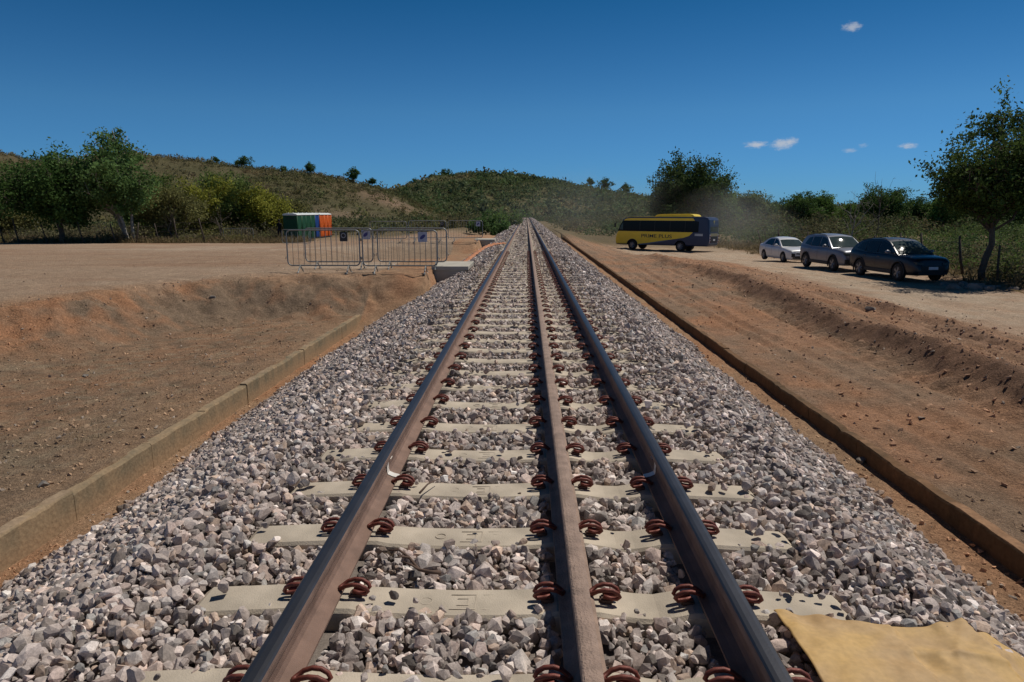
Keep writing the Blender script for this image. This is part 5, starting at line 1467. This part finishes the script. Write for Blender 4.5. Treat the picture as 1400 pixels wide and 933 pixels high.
    for s in (-1, 1):
        bm = bmesh.new(); box(bm, -4.17, -4.0, *sorted((s * .84, s * 1.0)), .72, 1.40); L_ = bm_obj('tail_light', bm, M_bpale, t, bevel=.02)
        for zz in (.82, 1.04, 1.26):
            bm = bmesh.new(); lathe(bm, [(.062, 0), (.066, .02)], 'z', 14); l2 = bm_obj('lamp', bm, M_red, L_); l2.rotation_euler = (0, -math.pi / 2, 0); l2.location = (-4.165, s * .92, zz)
        bm = bmesh.new(); tube(bm, [(3.7, s * (W - .02), 2.3), (4.0, s * (W + .16), 2.32), (4.12, s * (W + .2), 2.2)], .018, 6); box(bm, 4.08, 4.16, *sorted((s * (W + .1), s * (W + .28))), 1.86, 2.22); bm_obj('side_mirror', bm, M_black, t)
        bm = bmesh.new(); box(bm, 3.95, 4.155, *sorted((s * .68, s * .98)), .72, .92); bm_obj('headlight', bm, M_lamp, t, bevel=.02)
    wt, wr = wheel_meshes(.40, .24, 8, M_alloy)
    for wx, dual in ((2.55, False), (-1.75, True)):
        for s in (-1, 1):
            wo = bpy.data.objects.new('wheel', None); COL.objects.link(wo); wo.parent = t; wo.location = (wx, s * (W - .14), .40)
            if s > 0: wo.rotation_euler = (0, 0, math.pi)
            link('tyre', wt, wo); link('rim', wr, wo)
            if dual: link('tyre', wt, wo, (0, .28, 0))
    return t


zb_ = Hp(11, 50)
pb = on_plane(864.6, 341, Hp(8.6, 49)); rz_ = rad(180 - 35); dvec = Matrix.Rotation(rz_, 3, 'Z') @ Vector((2.55, 1.0, 0))
cb = pb - dvec; fwd = Matrix.Rotation(rz_, 3, 'Z') @ Vector((1, 0, 0)); lft = Matrix.Rotation(rz_, 3, 'Z') @ Vector((0, 1, 0))
# stand the wheels on the ground: tilt with the slope under the axles and the track
gz = lambda a, b: Hp(*(cb + fwd * a + lft * b)[:2])
zf, zr_ = (gz(2.55, .96) + gz(2.55, -.96)) / 2, (gz(-1.75, .96) + gz(-1.75, -.96)) / 2
zl_, zq = (gz(2.55, .96) + gz(-1.75, .96)) / 2, (gz(2.55, -.96) + gz(-1.75, -.96)) / 2
bus_o = bus((cb.x, cb.y, zr_ + (zf - zr_) * 1.75 / 4.3 + .0), rz_)
bus_o.rotation_euler = (math.atan2(zl_ - zq, 1.92), -math.atan2(zf - zr_, 4.3), rz_)
# ------------------------------------------------------------------ portable toilets, row running away from the camera, doors facing the track
M_tgreen = plain('green_plastic', (.014, .072, .032), .55, var=.1, spec=.2); M_tblue = plain('blue_plastic', (.012, .05, .22), .55, var=.1, spec=.2); M_tor = plain('orange_plastic', (.62, .115, .014), .55, var=.1, spec=.2)
M_troof = plain('white_translucent_roof', (.72, .76, .74), .5, var=.08); M_dark = plain('dark_vent', (.01, .012, .012), .7)


def toilet(label, loc, rz, mat):
    t = thing('portable_toilet', label, 'portable toilet', loc, rz, 'row of portable toilets')
    w_, d_ = .55, .60
    bm = bmesh.new(); box(bm, -d_ - .02, d_ + .02, -w_ - .005, w_ + .005, 0, .12); bm_obj('skid_base', bm, M_dark, t, bevel=.015)
    bm = bmesh.new(); box(bm, -d_, d_, -w_, w_, .10, 2.12); bm_obj('cabin', bm, mat, t, bevel=.03)
    bm = bmesh.new(); pr = [(-.60, 2.11), (-.64, 2.15), (-.60, 2.22), (-.3, 2.30), (.3, 2.30), (.60, 2.22), (.66, 2.15), (.62, 2.11)]; prism(bm, pr, -w_ - .02, w_ + .02); bm_obj('roof', bm, M_troof, t, bevel=.025)
    bm = bmesh.new(); box(bm, d_ - .01, d_ + .025, -.40, .40, .2, 2.0); dr = bm_obj('door', bm, mat, t, bevel=.01)
    for zz in (.32, .98):
        bm = bmesh.new(); box(bm, d_ + .02, d_ + .034, -.30, .30, zz, zz + .5); bm_obj('door_panel', bm, mat, dr, bevel=.012)
    for yy in (-.48, .48):
        bm = bmesh.new(); tube(bm, [(d_, yy, .14), (d_, yy, 2.1)], .055, 8); bm_obj('corner_post', bm, mat, t, smooth=True)
    bm = bmesh.new(); box(bm, d_ + .02, d_ + .05, .26, .32, 1.02, 1.14); bm_obj('handle', bm, M_dark, dr, bevel=.006)
    for k in range(3):
        bm = bmesh.new(); box(bm, -.36, .36, -w_ - .006, -w_ + .01, 1.80 + .07 * k, 1.835 + .07 * k); bm_obj('vent_slot', bm, M_dark, t)
    bm = bmesh.new(); tube(bm, [(-.45, .35, .2), (-.45, .35, 2.33)], .05, 8); bm_obj('vent_pipe', bm, M_troof, t, smooth=True)
    return t


tl = ('green portable toilet nearest the camera with its broad dark side wall in view', 'second green portable toilet from the camera, behind the dark-sided one', 'third green portable toilet from the camera in the row', 'fourth green portable toilet, right beside the blue one',
      'the single blue portable toilet between the green and orange ones', 'orange portable toilet touching the blue one', 'middle one of the three orange portable toilets', 'orange portable toilet at the far right end of the row')
p0 = at_y(408, 329, 58.0)
for k, lab in enumerate(tl):
    Yt = 58.6 + 1.3 * k; xt = p0.x - .02 * k + (.0 if k < 5 else .12) - .62; toilet(lab, (xt, Yt, Hp(xt, Yt) + .02), rad(-3 + 3 * math.sin(k * 2.2)), M_tgreen if k < 4 else M_tblue if k == 4 else M_tor)

# ------------------------------------------------------------------ person standing by the toilets
M_skin = plain('skin', (.16, .085, .055), .6); M_shirt = plain('black_shirt', (.012, .012, .014), .85); M_jean = plain('dark_jeans', (.022, .026, .042), .85); M_shoe = plain('dark_shoes', (.015, .013, .012), .7); M_cap = plain('black_cap', (.008, .008, .009), .8)


def skin_body(name, joints, bones, root, mats, matf, sub=2):
    bm = bmesh.new(); keys = list(joints); vs_ = {k: bm.verts.new(joints[k][0]) for k in keys}
    for a, b in bones: bm.edges.new((vs_[a], vs_[b]))
    me = bpy.data.meshes.new(name); bm.to_mesh(me); bm.free(); o = bpy.data.objects.new(name, me); COL.objects.link(o)
    o.modifiers.new('s', 'SKIN'); 
    for i, k in enumerate(keys):
        r = joints[k][1]; sv = me.skin_vertices[0].data[i]; sv.radius = r if isinstance(r, tuple) else (r, r); sv.use_root = (k == root)
    o.modifiers.new('u', 'SUBSURF').levels = sub; o.modifiers['u'].render_levels = sub
    dg = bpy.context.evaluated_depsgraph_get(); res = bpy.data.meshes.new_from_object(o.evaluated_get(dg)); bpy.data.objects.remove(o)
    for m in mats: res.materials.append(m)
    for p in res.polygons: p.use_smooth = True; p.material_index = matf(p.center)
    return res


J = {'pelvis': ((0, 0, .93), (.15, .11)), 'waist': ((0, -.01, 1.08), (.135, .10)), 'chest': ((0, 0, 1.30), (.17, .115)), 'neck': ((0, .01, 1.46), (.055, .055)), 'chin': ((0, -.01, 1.54), (.06, .07)), 'head': ((0, 0, 1.62), (.078, .095)), 'crown': ((0, .01, 1.70), (.06, .075))}
for s, n in ((-1, 'r'), (1, 'l')):
    J.update({'sh' + n: ((.17 * s, 0, 1.39), .062), 'el' + n: ((.235 * s, .03, 1.12), .043), 'wr' + n: ((.235 * s, -.05, .88), .03), 'ha' + n: ((.23 * s, -.075, .80), (.022, .04)),
              'hi' + n: ((.085 * s, 0, .86), .095), 'kn' + n: ((.115 * s, -.02, .48), .062), 'an' + n: ((.13 * s, .02, .09), .042), 'to' + n: ((.15 * s, -.14, .045), (.045, .035))})
BN = [('pelvis', 'waist'), ('waist', 'chest'), ('chest', 'neck'), ('neck', 'chin'), ('chin', 'head'), ('head', 'crown')]
for n in 'rl': BN += [('chest', 'sh' + n), ('sh' + n, 'el' + n), ('el' + n, 'wr' + n), ('wr' + n, 'ha' + n), ('pelvis', 'hi' + n), ('hi' + n, 'kn' + n), ('kn' + n, 'an' + n), ('an' + n, 'to' + n)]
def bodymat(c):
    if c.z < .10: return 3
    if c.z < .96 and abs(c.x) < .21: return 2
    if c.z > 1.47 or (abs(c.x) > .19 and c.z < 1.0): return 0
    return 1
pm = skin_body('body', J, BN, 'pelvis', [M_skin, M_shirt, M_jean, M_shoe], bodymat)
pp_ = at_y(383, 328, 60.0); per = thing('person', 'person in dark shirt, jeans and cap standing left of the green toilet', 'person', (pp_.x, 60.0, Hp(pp_.x, 60.0)), rad(-160))
link('body', pm, per)
bm = bmesh.new(); lathe(bm, [(.098, 1.665), (.102, 1.70), (.09, 1.76), (.05, 1.79), (.01, 1.795)], 'z', 16); box(bm, -.06, .06, -.19, -.07, 1.668, 1.682); bm_obj('cap', bm, M_cap, per, smooth=True)
for s in (-1, 1):
    bm = bmesh.new(); bmesh.ops.create_icosphere(bm, subdivisions=1, radius=.013, matrix=Matrix.Translation((.035 * s, -.092, 1.625))); bm_obj('eye', bm, M_troof, per)
    for k, ln in enumerate((.075, .085, .08, .062)):
        bm = bmesh.new(); x0 = .232 * s; y0 = -.05 - .02 * k; tube(bm, [(x0, y0, .79), (x0, y0 - .004, .79 - ln * .5), (x0 - .012 * s, y0 - .006, .79 - ln)], [.010, .009, .006], 6); bm_obj('finger', bm, M_skin, per, smooth=True)
    bm = bmesh.new(); tube(bm, [(.225 * s, -.09, .84), (.215 * s, -.125, .81), (.212 * s, -.13, .78)], [.011, .010, .007], 6); bm_obj('thumb', bm, M_skin, per, smooth=True)
bm = bmesh.new(); tube(bm, [(0, -.098, 1.63), (0, -.118, 1.60)], [.009, .014], 6); bm_obj('nose', bm, M_skin, per, smooth=True)

# ------------------------------------------------------------------ grazing animal on the far bench
M_hide = plain('dark_hide', (.028, .020, .015), .9)
A_ = {'rump': ((-.52, 0, 1.02), (.2, .24)), 'belly': ((0, 0, .98), (.21, .25)), 'shoulder': ((.45, 0, 1.0), (.19, .25)), 'neck': ((.78, 0, .95), (.1, .14)), 'poll': ((1.05, 0, .62), (.075, .10)), 'muzzle': ((1.16, 0, .30), (.055, .06)), 'tail': ((-.74, 0, .9), .03), 'tail2': ((-.80, 0, .45), .03)}
AB = [('rump', 'belly'), ('belly', 'shoulder'), ('shoulder', 'neck'), ('neck', 'poll'), ('poll', 'muzzle'), ('rump', 'tail'), ('tail', 'tail2')]
for s in (-1, 1):
    n = 'ab'[s > 0]
    A_.update({'h1' + n: ((-.50, .15 * s, .78), .11), 'h2' + n: ((-.42, .15 * s, .55), .065), 'h3' + n: ((-.60, .15 * s, .38), .04), 'h4' + n: ((-.56, .15 * s, .03), .04), 'f1' + n: ((.44, .13 * s, .72), .075), 'f2' + n: ((.46 + .06 * s, .13 * s, .40), .045), 'f3' + n: ((.46 + .05 * s, .13 * s, .03), .038), 'e' + n: ((1.02, .09 * s, .78), .028)})
    AB += [('rump', 'h1' + n), ('h1' + n, 'h2' + n), ('h2' + n, 'h3' + n), ('h3' + n, 'h4' + n), ('shoulder', 'f1' + n), ('f1' + n, 'f2' + n), ('f2' + n, 'f3' + n), ('poll', 'e' + n)]
am = skin_body('grazing_animal', A_, AB, 'belly', [M_hide], lambda c: 0, 1)
ap = at_y(541, 297, 150.0); an = link('grazing_animal', am, None, (ap.x, 150.0, float(hz(HL, np.array([ap.x]), np.array([150.0]))[0])), rad(8))
tag(an, 'small dark animal grazing below the cut bank behind the barriers', 'animal')

# ------------------------------------------------------------------ wire fences with crooked wooden posts
M_post = plain('weathered_post', (.085, .065, .05), .95, var=.35, scale=9, bump=.6, bscale=50); M_wire = plain('fence_wire', (.12, .11, .10), .6, .5)


def fence(label, pts, hgt, seed, every=2.4, pale=0):
    r = np.random.default_rng(seed); t = thing('wire_fence', label, 'fence', (pts[0][0], pts[0][1], Hp(*pts[0])), 0, 'wire fences round the site')
    o = np.array([pts[0][0], pts[0][1], Hp(*pts[0])]); tops = []
    for (ax, ay), (bx, by) in zip(pts[:-1], pts[1:]):
        L = math.hypot(bx - ax, by - ay); n = max(1, int(L / every))
        for i in range(n):
            u = (i + r.uniform(-.25, .25)) / n; x, y = ax + (bx - ax) * u, ay + (by - ay) * u; z = Hp(x, y); h = hgt * r.uniform(.82, 1.15)
            lean = Vector((r.normal() * .10 - .08, r.normal() * .06, 0)); b = Vector((x, y, z - .2)) - Vector(o); e = b + lean * h * 1.4 + Vector((0, 0, h + .2))
            bm = bmesh.new(); rr = r.uniform(.035, .065); tube(bm, [b, b.lerp(e, .5) + Vector((r.normal() * .03, r.normal() * .03, 0)), e], [rr, rr * .9, rr * .75], 7)
            bm_obj('post', bm, M_post, t, smooth=True); tops.append((b, e))
    for f in (.35, .6, .85):
        bm = bmesh.new(); pw = []
        for (b, e), (b2, e2) in zip(tops[:-1], tops[1:]):
            p, q = b.lerp(e, f), b2.lerp(e2, f); pw += [p, (p + q) / 2 - Vector((0, 0, .03))]
        pw.append(tops[-1][0].lerp(tops[-1][1], f)); tube(bm, pw, .007, 4); bm_obj('wire', bm, M_wire, t)
    return t


a, b = at_y(-60, 326, 52.2), at_y(338, 326, 54.0)
fence('crooked post and wire fence along the far edge of the left lot', [(a.x, 52.2), (at_y(120, 326, 52.2).x, 52.2), (b.x, 54.0)], 1.75, 5, 1.55)
fence('post and wire fence half lost in the scrub behind the parked cars', [(18.6, 17.0), (18.5, 27), (18.9, 40), (20.5, 62)], 1.5, 6, 2.2)
# bare branches standing out of the scrub
for k, (px, Y, h, lab) in enumerate(((1163, 46, 4.6, 'bare pale-stemmed sapling rising from the scrub behind the silver car'), (1196, 60, 6.6, 'thin leafless branching sapling against the sky over the navy car'), (232, 55.5, 3.0, 'leafless twiggy bush in front of the olive bushy tree'), (300, 56, 2.6, 'leafless brown bush behind the bluish barrier'))):
    r = np.random.default_rng(900 + k); bm = bmesh.new(); q = at_y(px, 320, Y)
    limb(bm, (0, 0, -.2), (.2, 0, h * .6), .06, .035, r, .1)
    for j in range(9):
        z = h * r.uniform(.25, .6); e = (r.normal() * h * .16, r.normal() * h * .16, min(h, z + h * r.uniform(.2, .45))); limb(bm, (.2 * z / (h * .6), 0, z), e, .025, .006, r, .15, 4, 5)
        for m_ in range(3):
            f = r.uniform(.4, 1); s_ = Vector((.2 * z / (h * .6), 0, z)).lerp(Vector(e), f); limb(bm, s_, s_ + Vector((r.normal() * .3, r.normal() * .3, abs(r.normal()) * .4)), .01, .004, r, .1, 3, 4)
    o = bm_obj('bare_sapling', bm, M_palebark if k < 1 else M_bark, None, smooth=True); o.location = (q.x, Y, Hp(q.x, Y)); tag(o, lab, 'sapling')

# ------------------------------------------------------------------ rocks and rubble
M_rock = plain('rubble_rock', (.23, .205, .18), .95, var=.3, scale=4, bump=.7, bscale=30)
rocks = ((1303, 396, .30, 'grey rock at the front corner of the navy car'), (1318, 392, .24, 'dark rounded rock just left of the roadside tree trunk'), (1333, 396, .36, 'largest pale rock at the foot of the roadside tree'), (1352, 397, .26, 'flat pale rock just right of the roadside tree trunk'),
         (1364, 393, .17, 'small whitish rock in the rubble right of the tree'), (1385, 397, .2, 'light grey rock near the right picture edge'), (1290, 391, .2, 'dark rock in the shade behind the navy car bumper'),
         (1190, 424, .13, 'pale flat stone lying on the red ridge below the navy car'), (293, 436, .085, 'pale upright stone alone on the basin floor'), (117, 516, .06, 'brown stone alone on the hollow floor below the reddest part of the bank'), (60, 664, .05, 'small pointed stone on the bare soil by the left wall'), (1178, 632, .07, 'broad tan stone on the dirt behind the right wall'))
for k, (px, py, s, lab) in enumerate(rocks):
    z = -.8
    for _ in range(5): p = on_plane(px, py, z); z = Hp(p.x, p.y)
    v, f = hull(22, 700 + k, (1, .8, .6), .25); o = link('rock', np_mesh('rock', v * s, f, M_rock), None, (p.x, p.y, z + s * .2), k * 1.3); tag(o, lab, 'rock')

# ------------------------------------------------------------------ dust thrown up by the bus
def dust(name, label, c, size, dens, seed, rz=0.0):
    m = bpy.data.materials.new(name); m.use_nodes = True; nt = m.node_tree; nt.nodes.remove(nt.nodes['Principled BSDF']); out = nt.nodes['Material Output']
    v = N(nt, 'ShaderNodeVolumePrincipled'); v.inputs['Color'].default_value = (.95, .92, .87, 1); v.inputs['Anisotropy'].default_value = .5
    tc = N(nt, 'ShaderNodeTexCoord'); sb = N(nt, 'ShaderNodeVectorMath', operation='MULTIPLY_ADD'); nt.links.new(tc.outputs['Generated'], sb.inputs[0]); sb.inputs[1].default_value = (2, 2, 2); sb.inputs[2].default_value = (-1, -1, -1)
    ln = N(nt, 'ShaderNodeVectorMath', operation='LENGTH'); nt.links.new(sb.outputs[0], ln.inputs[0])
    no = N(nt, 'ShaderNodeTexNoise', Scale=.22, Detail=3.0, Roughness=.55); mp = N(nt, 'ShaderNodeMapping'); mp.inputs['Location'].default_value = (seed, seed * 2, 0); nt.links.new(tc.outputs['Object'], mp.inputs[0]); nt.links.new(mp.outputs[0], no.inputs['Vector'])
    a1 = N(nt, 'ShaderNodeMath', operation='MULTIPLY_ADD'); nt.links.new(no.outputs['Fac'], a1.inputs[0]); a1.inputs[1].default_value = -1.3; nt.links.new(ln.outputs['Value'], a1.inputs[2])
    mr = N(nt, 'ShaderNodeMapRange', interpolation_type='SMOOTHSTEP'); nt.links.new(a1.outputs[0], mr.inputs['Value']); mr.inputs['From Min'].default_value = -.55; mr.inputs['From Max'].default_value = .32; mr.inputs['To Min'].default_value = dens; mr.inputs['To Max'].default_value = 0
    nt.links.new(mr.outputs[0], v.inputs['Density']); nt.links.new(v.outputs[0], out.inputs['Volume'])
    bm = bmesh.new(); bmesh.ops.create_icosphere(bm, subdivisions=3, radius=1, matrix=Matrix.Diagonal((size[0], size[1], size[2], 1))); me = bpy.data.meshes.new(name); bm.to_mesh(me); bm.free(); me.materials.append(m)
    o = link(name, me, None, c, rz); tag(o, label, 'dust', kind='stuff'); return o


q = at_y(795, 300, 66); dust('dust_cloud', 'thin tan dust drifting left of and behind the bus', (q.x, 67, 1.6), (12, 7, 5.0), .016, 1.0)
q = at_y(1012, 318, 57); dust('dust_cloud', 'tan dust cloud hanging just behind the rear of the bus', (q.x, 58, .6), (6.5, 5, 3.6), .04, 3.0)
